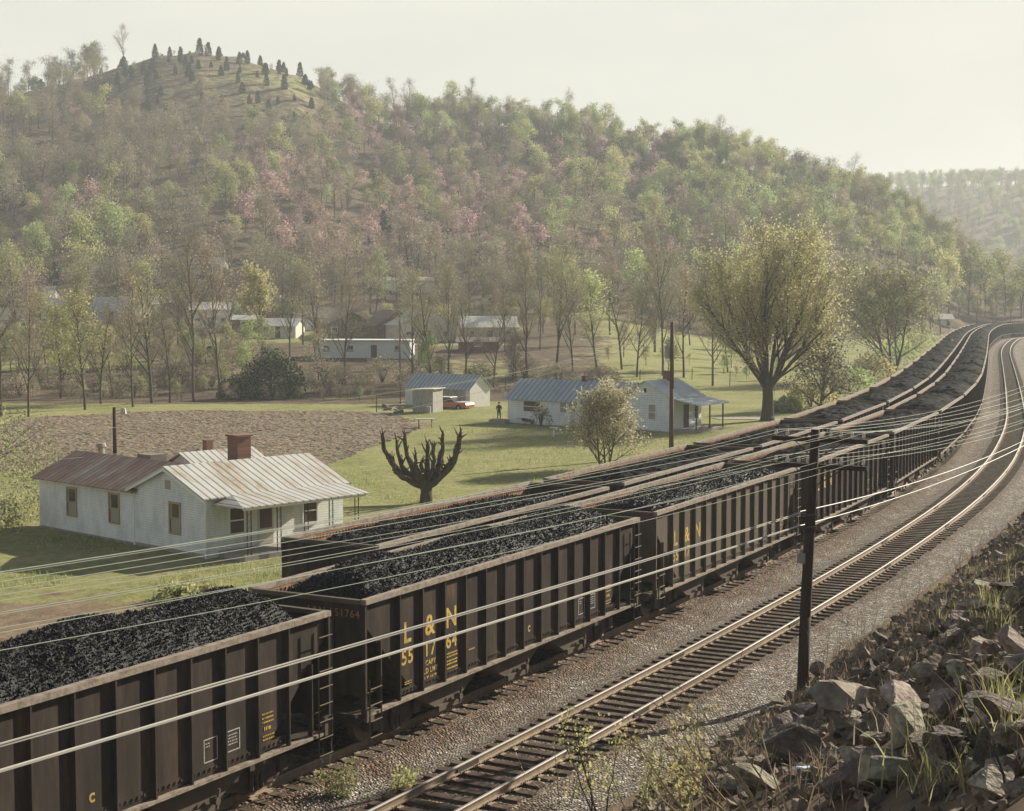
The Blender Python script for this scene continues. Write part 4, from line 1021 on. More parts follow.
def tree_meshes(name, seed, Ht, r0, n_main, spread, levels, leafmats, leaves_per_tip=0, leaf_size=.2, cloud=.6, tipmin=2, twigs=3, twig_len=.7, twig_r=.012, barkm='bark', wide=None, **kw):
    segs, tips = branch_tree(seed, Ht, r0, n_main, spread, levels, **kw)
    r = random.Random(seed + 5); rn = np.random.default_rng(seed + 6)
    trunk = [s for s in segs if s[4] <= 1]; fine = [s for s in segs if s[4] > 1]
    V, Fc = seg_mesh(trunk, lambda lv: 8 if lv == 0 else 5)
    tm = np_mesh('trunk', np.array([tuple(v) for v in V]), np.array(Fc), M[barkm], smooth=True, link=False)
    V, Fc = seg_mesh(fine, lambda lv: 3)
    V = [tuple(v) for v in V]; mi = [0] * len(Fc)
    tp = [t for t, lv in tips if lv >= tipmin]
    if twigs:
        tw = []
        ends = tp + [s[1] for s in fine[::2]]
        for t in ends:
            for _ in range(twigs):
                d = Vector((r.uniform(-1, 1), r.uniform(-1, 1), r.uniform(-.3, 1.2))).normalized(); tw.append((t, t + d * twig_len * r.uniform(.4, 1.2)))
        for a, b_ in tw:
            d = (b_ - a); s_ = d.cross(Vector((r.uniform(-1, 1), r.uniform(-1, 1), r.uniform(-1, 1)))).normalized() * twig_r
            base = len(V); V += [tuple(a - s_), tuple(a + s_), tuple(b_ + s_ * .5), tuple(b_ - s_ * .5)]; Fc.append((base, base + 1, base + 2, base + 3)); mi.append(0)
    V = np.array(V) if V else np.zeros((0, 3)); Fc = np.array(Fc) if Fc else np.zeros((0, 4), int)
    mats_ = [M['twig']] + [M[k] for k in leafmats]
    if leaves_per_tip:
        T = np.array([tuple(t) for t in tp]); P = np.repeat(T, leaves_per_tip, 0) + rn.normal(size=(len(T) * leaves_per_tip, 3)) * cloud * np.array([1, 1, .8])
        P = P[P[:, 2] > Ht * .12]
        LV, LF = leaf_quads(P, leaf_size, seed)
        li = 1 + rn.integers(0, len(leafmats), len(LF)); Fc = np.concatenate([Fc, LF + len(V)]); V = np.concatenate([V, LV]); mi = np.concatenate([np.array(mi, int), li])
    cm = np_mesh('crown', V, Fc, mats_, mi=np.array(mi, int), link=False)
    return tm, cm

def put_tree(name, meshes, loc, rz, sc, label, group=None, cat='tree'):
    o = empty(name, loc, rz, label, cat, group); o.scale = (sc, sc, sc) if not hasattr(sc, '__len__') else sc
    for nm, me in zip(('trunk', 'crown'), meshes):
        c = bpy.data.objects.new(nm, me); col.objects.link(c); c.parent = o
    return o

BARE = [tree_meshes('b', 100 + k, 16.5, .17, 15, .60, 3, ['leaf_bud', 'leaf_yellow'], 2, .055, .6, twigs=1, twig_len=1.2, twig_r=.013, fork=.24, kids=(6, 4), lenf=(.36, .5, .5)) for k in range(5)]
BUD = [tree_meshes('y', 120 + k, 14, .16, 14, .58, 3, ['leaf_yellow', 'leaf_pale'], 6, .09, .5, twigs=1, twig_len=.7, twig_r=.012, fork=.2, kids=(6, 4), lenf=(.38, .5, .5)) for k in range(3)]

# named trees
big = tree_meshes('big', 201, 19.2, .33, 12, .50, 3, ['leaf_yellow', 'leaf_yellow', 'leaf_pale'], 5, .07, .75, twigs=1, twig_len=1.2, twig_r=.012, fork=.10, kids=(7, 5), stems=10, curve=.42, lenf=(.46, .5, .45), barkm='bark_dark', z0=3.4, tilt=(.06, 1.0))
p = at(768, 421); put_tree('maple_tree', big, p, .3, (1.05, 1.05, 1.0), 'big broad tree with fanned limbs and yellow-green buds beside the farther train')
b = MB(); b.path([(0, 0, -.4), (.03, 0, .5), (.05, 0, 2.2), (0, 0, 3.6), (0, 0, 4.6)], [.85, .60, .50, .50, .25], 14); o = b.build('lower_trunk', M['bark_dark'], bpy.data.objects['maple_tree'], smooth=True)
wil = tree_meshes('wil', 204, 15, .3, 13, .8, 3, ['leaf_pale', 'leaf_pale', 'leaf_yellow'], 3, .12, 1.2, twigs=1, twig_len=1.1, twig_r=.016, fork=.2, kids=(7, 5), stems=3, tilt=(.05, .32), lenf=(.55, .5, .5))
put_tree('willow_tree', wil, onground(53.5, 222), 1.0, 1.12, 'rounded pale green tree behind the big broad tree, left of the distant train')
ced = tree_meshes('ced', 205, 6.6, .2, 16, .95, 2, ['leaf_dark', 'leaf_bud', 'twig'], 60, .075, .5, twigs=2, twig_len=.5, fork=.06, kids=(6, 4), tipmin=1)
put_tree('cedar_tree', ced, at(822, 408), 0, 1.15, 'small dark bushy evergreen under the right side of the big broad tree')
flo = tree_meshes('flo', 207, 6.0, .13, 12, .75, 3, ['blossom', 'leaf_pale', 'blossom', 'leaf_yellow'], 9, .05, .30, twigs=1, twig_len=.35, twig_r=.008, fork=.06, kids=(7, 5), stems=3)
put_tree('flowering_tree', flo, onground(6.4, 108.5), .8, 1.0, 'small white flowering tree on the lawn in front of the long house')
gre = tree_meshes('gre', 209, 11, .2, 10, .55, 3, ['leaf_yellow', 'leaf_pale'], 9, .11, .5, twigs=1, fork=.4, kids=(6, 4))
p = at(263, 357); put_tree('green_tree', gre, p, 0, 1.25, 'slender tree with bright yellow-green crown and bare trunk above the dark bush')
# pollarded tree
def pollard():
    o = empty('pollarded_tree', onground(-5.0, 90.5), 0, 'dark pollarded tree with bare stubby upright limbs on the lawn', 'tree')
    r = random.Random(5); b = MB(); b.path([(0, 0, -.3), (.05, 0, .7), (0, 0, 1.25)], [.42, .34, .40], 10); b.build('trunk', M['bark_dark'], o, smooth=True)
    c = MB()
    limbs = [(-2.5, .3, 3.95), (-1.9, -.5, 2.6), (-1.2, .4, 3.9), (-.6, -.2, 2.7), (.1, .5, 3.4), (.5, -.3, 3.2), (1.0, .4, 4.0), (1.9, .1, 3.9), (2.05, -.2, 4.15), (-1.7, .6, 3.4), (.9, .8, 2.5), (-.2, -.8, 2.4)]
    for (x, y, z) in limbs:
        E_ = Vector((x, y, z)); S_ = Vector((x * .06, y * .1, .95)); n = 9; pts_ = []
        for k in range(n + 1):
            t = k / n; bx_ = x * (1 - (1 - t) ** 2.0); by_ = y * (1 - (1 - t) ** 1.6); bz = .95 + (z - .95) * (t ** 1.25)
            j = .07 if 0 < k < n else 0; pts_.append(Vector((bx_ + r.uniform(-j, j), by_ + r.uniform(-j, j), bz + r.uniform(-j, j))))
        rad_ = [(.21 - .115 * (k / n)) * r.uniform(.85, 1.2) for k in range(n + 1)]; c.path(pts_, rad_, 7)
        for _ in range(5):
            i = r.randrange(3, n + 1); q = pts_[i]; d = Vector((r.uniform(-.5, .5), r.uniform(-.4, .4), r.uniform(.15, .8))); c.path([q, q + d * .5 + Vector((r.uniform(-.05, .05), 0, .03)), q + d], [.075, .05, .025], 5)
        for _ in range(3):
            d = Vector((r.uniform(-.25, .25), r.uniform(-.2, .2), r.uniform(.2, .5))); c.tube(pts_[-1], pts_[-1] + d, .05, .012, 5)
    c.build('limbs', M['bark_dark'], o, smooth=True)
pollard()

# bushes
def bush(label, loc, w, d, h, mats_, n, size, seed, group=None, name='bush'):
    rn = np.random.default_rng(seed); o = empty(name, loc, 0, label, 'bush', group)
    P = rn.normal(size=(n, 3)); P /= np.linalg.norm(P, axis=1)[:, None]; P *= rn.uniform(.55, 1.08, n)[:, None] ** .6
    k = rn.normal(size=(9, 3)); k /= np.linalg.norm(k, axis=1)[:, None]; P *= (1 + .22 * np.max(P @ k.T, 1) - .15 * (np.sin(P[:, :1] * 7) * np.sin(P[:, 1:2] * 6))[:, 0])[:, None]
    P[:, 2] = np.abs(P[:, 2]); P = P * np.array([w, d, h])
    V, Fc = leaf_quads(P, size, seed); mi = rn.integers(0, len(mats_), len(Fc))
    np_mesh('foliage', V, Fc, [M[q] for q in mats_], o, mi=mi)
    b = MB(); r = random.Random(seed)
    for _ in range(12): b.path([(0, 0, -.2), (r.uniform(-.3, .3) * w, r.uniform(-.3, .3) * d, h * .5), (r.uniform(-.8, .8) * w, r.uniform(-.8, .8) * d, h * r.uniform(.6, .95))], [.05, .03, .012], 4)
    b.build('stems', M['bark'], o); return o
bush('dark green rounded evergreen bush at the creek bank below the village', at(272, 398), 3.4, 3.0, 4.6, ['leaf_dark', 'leaf_dark', 'leaf_mid'], 9000, .10, 301)
bush('lower dark evergreen bush left of the rounded one', at(240, 399), 2.4, 2.2, 2.4, ['leaf_dark', 'leaf_mid'], 4500, .09, 302)
bush('olive bush of fine budding twigs left of the farmhouse', onground(-29.5, 84.5), 4.6, 4.0, 5.4, ['leaf_bud', 'twig', 'twig', 'leaf_yellow'], 13000, .05, 303)
bush('white flowering bush at the left edge beside the olive bush', onground(-27.2, 79), 1.9, 1.6, 2.1, ['blossom', 'leaf_pale'], 1600, .06, 304)
bush('wind-bent bare bush against the wall of the long house', at(541, 427), .9, .6, 1.9, ['leaf_bud', 'twig'], 700, .05, 305)
bush('low rounded green shrub in the farmhouse yard, nearest the train', onground(-10.6, 59.5), .55, .5, .6, ['leaf_mid', 'leaf_dark'], 500, .05, 306)
bush('low olive shrub in the farmhouse yard at the edge of the shadow', onground(-13.1, 60.8), .8, .6, .6, ['leaf_yellow', 'leaf_mid'], 600, .05, 307)
bush('low brownish shrub between the two yard shrubs', onground(-11.9, 61.5), .7, .5, .45, ['leaf_bud', 'leaf_mid'], 500, .05, 308)
for k, (u, v, w, h, ms, lb) in enumerate(((812, 407, 2.6, 2.4, ['leaf_yellow', 'leaf_pale'], 'yellow-green brush beside the train under the big tree'), (850, 392, 3.0, 2.6, ['leaf_yellow', 'leaf_pale', 'leaf_mid'], 'yellow-green brush right of the dark evergreen'), (872, 382, 3.2, 3.2, ['leaf_pale', 'leaf_yellow'], 'taller pale brush where the trains begin to curve'), (897, 368, 4, 3.5, ['leaf_pale', 'leaf_mid'], 'pale green thicket close to the curving train'), (915, 352, 4, 4.2, ['leaf_pale', 'leaf_yellow'], 'farthest thicket beside the curving train'), (790, 412, 1.6, 1.3, ['leaf_mid', 'leaf_yellow'], 'low brush at the foot of the big tree'))):
    bush(lb, at(u, v), w, w * .9, h, ms, 1500, .13, 320 + k)
for k in range(16):
    u = [20, 60, 100, 135, 165, 185, 215, 300, 325, 345, 385, 430, 480, 520, 560, 600][k] + random.uniform(-5, 5)
    bush(f'brown leafless scrub thicket on the creek bank, {ORD[k]} from the left', at(u, random.uniform(384, 400) if u < 350 else random.uniform(378, 388)), random.uniform(2, 4), 2, random.uniform(1.6, 3.2), ['twig', 'leaf_bud', 'twig'], 2200, .07, 340 + k, 'scrub thickets along the creek')

# trees along the creek and through the village
CREEK = [(0, 416, 1.15, 0), (27, 417, .8, 0), (84, 410, .95, 1), (100, 404, .8, 0), (132, 407, 1.05, 0), (151, 403, 1.0, 0), (169, 403, .9, 0), (193, 402, 1.15, 0), (220, 400, 1.05, 0), (60, 398, .85, 1), (112, 396, .8, 1),
         (290, 362, .9, 0), (322, 372, .85, 0), (345, 385, .7, 0), (413, 386, .95, 0), (432, 388, 1.0, 0), (448, 388, .9, 0), (465, 380, .9, 0), (493, 387, .85, 0), (528, 384, .9, 0), (556, 376, .95, 0), (573, 378, 1.05, 0), (597, 372, .9, 1), (622, 370, .9, 0), (637, 377, .8, 0), (663, 376, 1.25, 0), (684, 378, .9, 0), (713, 386, .85, 0), (728, 372, .9, 1), (745, 360, .9, 0), (655, 352, 1.1, 0), (540, 350, 1.0, 0), (505, 352, 1.0, 0),
         (45, 365, .9, 1), (75, 350, .8, 1), (150, 350, .9, 1), (178, 345, .9, 0), (232, 345, 1.0, 0), (20, 352, .95, 0), (265, 330, .9, 0), (340, 320, .9, 0), (375, 322, .9, 1), (470, 330, 1.0, 0), (445, 320, .9, 0), (575, 335, 1.0, 1), (610, 335, 1.0, 0), (690, 345, 1.0, 0), (770, 350, .9, 1), (800, 345, 1.0, 0), (830, 352, .9, 0), (95, 330, .9, 0), (300, 310, .9, 1), (520, 320, 1.0, 1)]
NTH = ORD + [f'{a}-{b}' for a in ('twenty', 'thirty', 'forty') for b in ('first', 'second', 'third', 'fourth', 'fifth', 'sixth', 'seventh', 'eighth', 'ninth')][6:]
NTH = ORD[:20] + [f'twenty-{b}' for b in ORD[:9]] + ['thirtieth'] + [f'thirty-{b}' for b in ORD[:9]] + ['fortieth'] + [f'forty-{b}' for b in ORD[:9]]
CREEK.sort(); CN = {}
for k, (u, v, sc, kind) in enumerate(CREEK):
    me = (BARE if kind == 0 else BUD)[k % (5 if kind == 0 else 3)]; p = at(u, v)
    sc2 = sc * random.uniform(.8, 1.2) * (.92 if v > 390 else 1.05)
    row = v >= 370; q = CN.get((kind, row), 0); CN[(kind, row)] = q + 1
    lb = f"{'bare brown' if kind == 0 else 'yellow-green budding'} tree {'in the creek bank row' if row else 'among or above the village houses'}, {NTH[q]} from the left"
    put_tree('bare_tree' if kind == 0 else 'budding_tree', me, p, random.uniform(0, 6), (sc2 * random.uniform(.8, 1.25), sc2 * random.uniform(.8, 1.25), sc2), lb, 'bare trees along the creek and through the village' if kind == 0 else 'budding trees along the creek and through the village')

# hillside trees: prototypes
HP = {}
def hill_proto(key, n, **kw):
    HP[key] = [tree_meshes(key, 400 + 17 * len(HP) + k, **kw) for k in range(n)]
hill_proto('pale', 3, Ht=11.5, r0=.16, n_main=9, spread=.75, levels=2, leafmats=['leaf_pale', 'leaf_mid', 'leaf_pale'], leaves_per_tip=34, leaf_size=.13, cloud=.58, tipmin=1, twigs=0, fork=.22, kids=(5,), lenf=(.42, .5))
hill_proto('mid', 2, Ht=10, r0=.16, n_main=9, spread=.8, levels=2, leafmats=['leaf_mid', 'leaf_mid', 'leaf_pale'], leaves_per_tip=30, leaf_size=.14, cloud=.62, tipmin=1, twigs=0, fork=.2, kids=(5,), lenf=(.45, .5))
hill_proto('bud', 3, Ht=11, r0=.17, n_main=9, spread=.7, levels=2, leafmats=['leaf_bud', 'twig', 'leaf_bud', 'twig'], leaves_per_tip=15, leaf_size=.10, cloud=.8, tipmin=1, twigs=3, twig_len=1.0, twig_r=.03, fork=.25, kids=(6,), lenf=(.42, .5))
hill_proto('pink', 2, Ht=5.5, r0=.1, n_main=7, spread=.95, levels=2, leafmats=['leaf_pink', 'leaf_pink', 'leaf_bud'], leaves_per_tip=20, leaf_size=.11, cloud=.42, tipmin=1, twigs=2, twig_len=.8, twig_r=.02, fork=.2, kids=(5,), lenf=(.6, .5))
def juniper(seed):
    rn = np.random.default_rng(seed); n = 900; z = rn.random(n) ** 1.2; rad = (1 - z) ** .55 * (1.15 + .35 * np.sin(seed * 3.1)) * (.35 + .65 * np.sqrt(rn.random(n))) * (.6 + .4 * np.minimum(z * 8, 1)); t = rn.random(n) * 6.283
    P = np.stack([rad * np.cos(t), rad * np.sin(t), .2 + z * (3.9 + .7 * np.cos(seed * 2.3))], 1) + rn.normal(size=(n, 3)) * .13
    V, Fc = leaf_quads(P, .15, seed); cm = np_mesh('crown', V, Fc, [M['leaf_dark']], link=False)
    b = MB(); b.tube((0, 0, -.3), (0, 0, 3), .09, .03, 5, cap=False); o = b.build('trunk', M['bark']); tm = o.data; bpy.data.objects.remove(o); return tm, cm
HP['juniper'] = [juniper(k) for k in range(4)]

def hill_points():
    pts = []
    sp = 7.7
    for y in np.arange(318, 650, sp * .95):
        for x in np.arange(-230, 215, sp):
            X = x + random.uniform(-.45, .45) * sp; Y = y + random.uniform(-.45, .45) * sp; uu = 512 + F * X / Y
            if uu < -60 or uu > 1080: continue
            D = np.interp(uu, UU, DT); d0 = np.interp(uu, UU, D0)
            if Y > D + 14 or Y < d0 - 6: continue
            s = float(lateral(X, Y))
            if Y < 470 and s > -16: continue
            pp_ = (Y - d0) / (D - d0)
            pts.append((X, Y, uu, pp_))
    return pts
small = []
def ridge_points():
    out = []
    for uu in np.arange(322, 960, 2.6):
        D = float(np.interp(uu, UU, DT)); Y = D * random.uniform(.955, 1.012); X = (uu + random.uniform(-2, 2) - 512) / F * Y; out.append((X, Y, uu, 1.0))
    for uu in np.arange(-20, 105, 3.4):
        D = float(np.interp(uu, UU, DT)); Y = D * random.uniform(.96, 1.01); X = (uu - 512) / F * Y; out.append((X, Y, uu, .79))
    return out
for (X, Y, uu, p_) in hill_points() + ridge_points():
    z = float(H(X, Y)); v = HZ + (CZ - z) / Y * F; rd = random.random()
    knob = (p_ + .2 * float(vnoise(X, Y, 25, 13)) > .70) and 105 < uu < 322
    if knob:
        if rd < .40 * (1 + .5 * (p_ > .84)): kind = 'juniper'
        elif rd > .78 and p_ > .7: kind = 'bud'
        else: continue
    elif p_ > .8 and uu <= 95:
        kind = 'juniper' if rd < .4 else ('bud' if rd < .6 else None)
        if kind is None: continue
    else:
        pn = float(vnoise(X, Y, 42, 41)); pink = .34 * (240 < uu < 680) * (115 < v < 300) +   .08 * (uu < 420) + .12 * (pn > .1)
        if uu > 720: pink = .0
        gn = float(vnoise(X, Y, 55, 42))
        if rd < pink: kind = 'pink'
        elif rd < pink + .05: kind = 'juniper'
        else:
            r2 = random.random(); g = .30 + .8 * gn + (.25 if uu > 520 else -.08)
            kind = ('pale' if random.random() < .62 else 'mid') if r2 < g else 'bud'
            if uu < 420 and random.random() < .18: continue
    sc = {'pale': 1.0, 'mid': .95, 'bud': 1.0, 'pink': 1.25, 'juniper': .95}[kind] * random.uniform(.62, 1.35)
    if knob and kind == 'bud': sc = random.uniform(.16, .42) if random.random() < .93 else .8
    small.append((X, Y, z, kind, sc, v))
# the edge of the far hill
for y in np.arange(900, 1500, 13):
    for x in np.arange(150, 640, 13):
        X = x + random.uniform(-11, 11); Y = y + random.uniform(-11, 11); uu = 512 + F * X / Y
        if 850 < uu < 1070: small.append((X, Y, float(H(X, Y)), random.choice(['pale', 'mid', 'bud', 'bud']), random.uniform(.9, 1.45), 0))
LAB = {'pale': ('pale green spring tree on the wooded hillside', 'spring_tree'), 'mid': ('green leafing tree on the wooded hillside', 'leafing_tree'), 'bud': ('brown budding tree on the wooded hillside', 'budding_tree'), 'pink': ('pink blossoming redbud tree on the wooded hillside', 'redbud_tree'), 'juniper': ('small dark conical juniper on the hill', 'juniper_tree')}
cand = sorted(range(len(small)), key=lambda i: small[i][1])
small_ok = True
limit = {'pale': 60, 'mid': 40, 'bud': 70, 'pink': 45, 'juniper': 110}; cnt = dict.fromkeys(limit, 0); solo = set()
for i in cand:
    k = small[i][3]
    if k == 'juniper' and small[i][5] > 130: continue
    if cnt[k] < limit[k]: cnt[k] += 1; solo.add(i)
rest = []
for i, (X, Y, z, kind, sc, v) in enumerate(small):
    if i in solo:
        lb, nm = LAB[kind]; me = HP[kind][random.randrange(len(HP[kind]))]
        put_tree(nm, me, (X, Y, z - .1), random.uniform(0, 6.28), (sc * random.uniform(.9, 1.15), sc, sc * random.uniform(.9, 1.1)), lb, lb.replace(' tree', ' trees').replace('juniper', 'junipers'))
    else: rest.append((X, Y, z, kind, sc))
# the far wood as one object: geometry nodes instancing on points
def wood(name, items, kinds):
    pc = bpy.data.collections.new('wood_sources'); allm = []
    for k in kinds:
        for tm, cm in HP[k]:
            # join trunk and crown into one mesh
            me = bpy.data.meshes.new('wood_tree'); V = []; Fs = []; mi = []; mats_ = []
            b = 0
            for m_ in (tm, cm):
                n = len(m_.vertices); co = np.empty(n * 3, np.float32); m_.vertices.foreach_get('co', co); V.append(co.reshape(-1, 3))
                nl = len(m_.loops); lv = np.empty(nl, np.int32); m_.loops.foreach_get('vertex_index', lv); Fs.append(lv.reshape(-1, 4) + b)
                q = np.empty(len(m_.polygons), np.int32); m_.polygons.foreach_get('material_index', q); mi.append(q + len(mats_)); mats_ += list(m_.materials); b += n
            me = np_mesh('wood_tree', np.concatenate(V), np.concatenate(Fs), mats_, mi=np.concatenate(mi), link=False)
            o = bpy.data.objects.new('wood_tree', me); allm.append((k, o))
    order = sorted(range(len(allm)), key=lambda i: i)
    for i, (k, o) in enumerate(allm): o.name = f'wood_{i:02d}'; pc.objects.link(o)
    ids = {}
    for i, (k, o) in enumerate(allm): ids.setdefault(k, []).append(i)
    me = bpy.data.meshes.new(name); me.from_pydata([(x, y, z - .1) for x, y, z, k, s in items], [], [])
    a = me.attributes.new('pick', 'INT', 'POINT'); a.data.foreach_set('value', [random.choice(ids[k]) for *_, k, s in items])
    a = me.attributes.new('sc', 'FLOAT', 'POINT'); a.data.foreach_set('value', [s for *_, s in items])
    a = me.attributes.new('rot', 'FLOAT', 'POINT'); a.data.foreach_set('value', [random.uniform(0, 6.28) for _ in items])
    o = bpy.data.objects.new(name, me); col.objects.link(o)
    ng = bpy.data.node_groups.new('wood_nodes', 'GeometryNodeTree')
    ng.interface.new_socket('Geometry', in_out='INPUT', socket_type='NodeSocketGeometry'); ng.interface.new_socket('Geometry', in_out='OUTPUT', socket_type='NodeSocketGeometry')
    N = ng.nodes; Lk = ng.links; gi = N.new('NodeGroupInput'); go = N.new('NodeGroupOutput')
    ci = N.new('GeometryNodeCollectionInfo'); ci.inputs['Collection'].default_value = pc; ci.inputs['Separate Children'].default_value = True; ci.inputs['Reset Children'].default_value = True
    ip = N.new('GeometryNodeInstanceOnPoints'); ip.inputs['Pick Instance'].default_value = True
    def attr(nm, ty):
        n = N.new('GeometryNodeInputNamedAttribute'); n.data_type = ty; n.inputs['Name'].default_value = nm; return n.outputs['Attribute']
    cx = N.new('ShaderNodeCombineXYZ'); Lk.new(attr('rot', 'FLOAT'), cx.inputs[2])
    e2r = N.new('FunctionNodeEulerToRotation'); Lk.new(cx.outputs[0], e2r.inputs[0])
    Lk.new(gi.outputs[0], ip.inputs['Points']); Lk.new(ci.outputs[0], ip.inputs['Instance']); Lk.new(attr('pick', 'INT'), ip.inputs['Instance Index'])
    Lk.new(e2r.outputs[0], ip.inputs['Rotation']); Lk.new(attr('sc', 'FLOAT'), ip.inputs['Scale']); Lk.new(ip.outputs[0], go.inputs[0])
    md = o.modifiers.new('scatter', 'NODES'); md.node_group = ng
    tag(o, 'mixed spring wood of green, brown and pink trees covering the hills', 'wood', kind='stuff')
    print('wood', len(items), 'solo', len(solo))
under = []
for _ in range(760):
    Y = random.uniform(180, 330); u = random.uniform(-20, 800); X = (u - 512) / F * Y
    if lateral(X, Y) > -22: continue
    dens = 1.0 if u < 560 else .45
    if random.random() > dens or vnoise(X, Y, 14, 91) < -.12: continue
    if any(abs(X - o.location.x) < 5.5 and -4 < Y - o.location.y < 9 for o in HOUSES): continue
    if any(abs(u - (512 + F * o.location.x / o.location.y)) < 26 and -40 < Y - o.location.y < 0 for o in HOUSES): continue
    under.append((X, Y, float(H(X, Y)), random.choice(['bud', 'bud', 'bud', 'mid', 'pale']), random.uniform(.12, .24) if Y < 200 else random.uniform(.16, .62)))
wood('hillside_wood', rest, ['pale', 'mid', 'bud', 'pink', 'juniper'])
wood('village_undergrowth', under, ['bud', 'mid', 'pale'])
bpy.data.objects['village_undergrowth']['label'] = 'tangled undergrowth and young growth filling the slope around the village'
# yellow-green trees where the trains vanish
for k, (u, y, sc) in enumerate(((968, 455, 1.3), (985, 462, 1.5), (1004, 475, 1.4), (948, 440, 1.2), (1020, 470, 1.3), (930, 425, 1.2), (976, 448, .6), (992, 452, .55), (958, 446, .6), (1010, 460, .6), (940, 432, .55))):
    x = (u - 512) / F * y; put_tree('spring_tree', HP['pale'][k % 3], onground(x, y), k, sc * 1.2, 'yellow-green tree standing where the trains disappear round the curve', 'yellow-green trees where the trains disappear')
for k, (u, v) in enumerate(((128, 75), (398, 120), (565, 135), (715, 163), (410, 122), (470, 125), (850, 205))):
    y = float(np.interp(u, UU, DT)) - 3; x = (u - 512) / F * y
    put_tree('bare_tree', BARE[k % 4], onground(x, y), k, 1.0 if u < 200 else 1.1, 'tall bare tree standing on the skyline of the hill', 'bare trees on the skyline')

# ------------------------------------------------------------------ rocks on the bank
def rock_mesh(seed, flat=.7, cuts=9, m='rock', sub=3):
    import bmesh
    r = random.Random(seed); bm = bmesh.new(); bmesh.ops.create_icosphere(bm, subdivisions=sub, radius=1)
    pl = [(Vector((r.gauss(0, 1), r.gauss(0, 1), r.gauss(0, .8))).normalized(), r.uniform(.28, .72)) for _ in range(cuts + 3)]
    for v in bm.verts:
        c = v.co.copy()
        for n, d in pl:
            k = c.dot(n) - d
            if k > 0: c -= n * k
        j = .014; c += Vector((r.uniform(-j, j), r.uniform(-j, j), r.uniform(-j, j))); c.z *= flat; v.co = c
    me = bpy.data.meshes.new('rock'); bm.to_mesh(me); bm.free(); me.materials.append(M[m]); return me
ROCKS = [rock_mesh(k, random.uniform(.5, .9), random.randint(7, 12)) for k in range(9)]
DROCKS = [rock_mesh(50 + k, random.uniform(.5, .9), random.randint(7, 11), 'rock_dark') for k in range(4)]
def rock(u, v, w, label=None, me=None, rot=None, sc=(1, 1, 1), sink=.3, group=None, cat='rock', name='boulder'):
    p = at(u, v); o = bpy.data.objects.new(name, me or random.choice(ROCKS)); col.objects.link(o)
    o.location = p + Vector((0, 0, w * (.45 - sink))); o.scale = (w * .5 * sc[0], w * .5 * sc[1], w * .5 * sc[2]); o.rotation_euler = rot or (random.uniform(-.4, .4), random.uniform(-.4, .4), random.uniform(0, 6.28))
    tag(o, label or 'angular brown rock lying on the rubble bank beside the tracks', cat, group if label is None else None); return o
rock(846, 716, 2.1, 'largest grey boulder, a tilted slab with a smooth pale face right of the pole', rock_mesh(91, .42, 8), (.22, .42, .55), (1.25, .95, 1.0), .32)
rock(822, 690, .95, 'pale angular boulder touching the foot of the pole', ROCKS[4], (.2, .1, .9), (1, .9, .9), .1)
rock(757, 716, 1.45, 'flat dark slab at the left tip of the rock pile', DROCKS[0], (.05, .08, .3), (1.2, .8, .5), .42)
rock(790, 742, 1.1, 'dark broken block below the flat slab', DROCKS[1], None, (1, .9, .8), .2)
rock(800, 775, 1.3, 'dark slab with pale upper edge under the dry branches', DROCKS[2], (.3, .2, .1), (1.3, .8, .6), .2)
rock(958, 655, .75, 'rounded pale boulder on the bank above the big slab', ROCKS[5], None, (1, 1, .9), .2)
rock(942, 640, .7, 'tilted brown boulder next to the rounded pale one', ROCKS[6], None, (1, .8, .9), .2)
rock(905, 725, 1.15, 'broad grey boulder right of the largest slab', ROCKS[7], (.3, .1, 1.4), (1.2, .9, .6), .2)
rock(915, 760, 0.8, 'brown block below the broad grey boulder', ROCKS[1], None, (1.1, .9, .7), .2)
rock(990, 735, .4, 'light-topped block near the right edge of the bank', ROCKS[3], None, (1.2, .8, .6), .2)
rock(868, 668, .65, 'sharp triangular boulder left of the rounded pale one', ROCKS[8], (.4, .5, .2), (1, .8, 1.1), .1)
n = 0
rr_ = random.Random(3)
while n < 285:
    u = rr_.uniform(735, 1040); v = rr_.uniform(545, 815)
    lim = np.interp(u, [735, 760, 800, 830, 880, 940, 1024], [745, 715, 690, 668, 640, 600, 545])
    if v < lim: continue
    w = rr_.choice([.16, .2, .24, .3, .38, .5, .7]) * rr_.uniform(.8, 1.2)
    rock(u, v, w, None, random.choice(ROCKS if rr_.random() < .72 else DROCKS), None, (rr_.uniform(.9, 1.3), rr_.uniform(.7, 1), rr_.uniform(.6, 1)), .25, 'rocks strewn over the bank'); n += 1
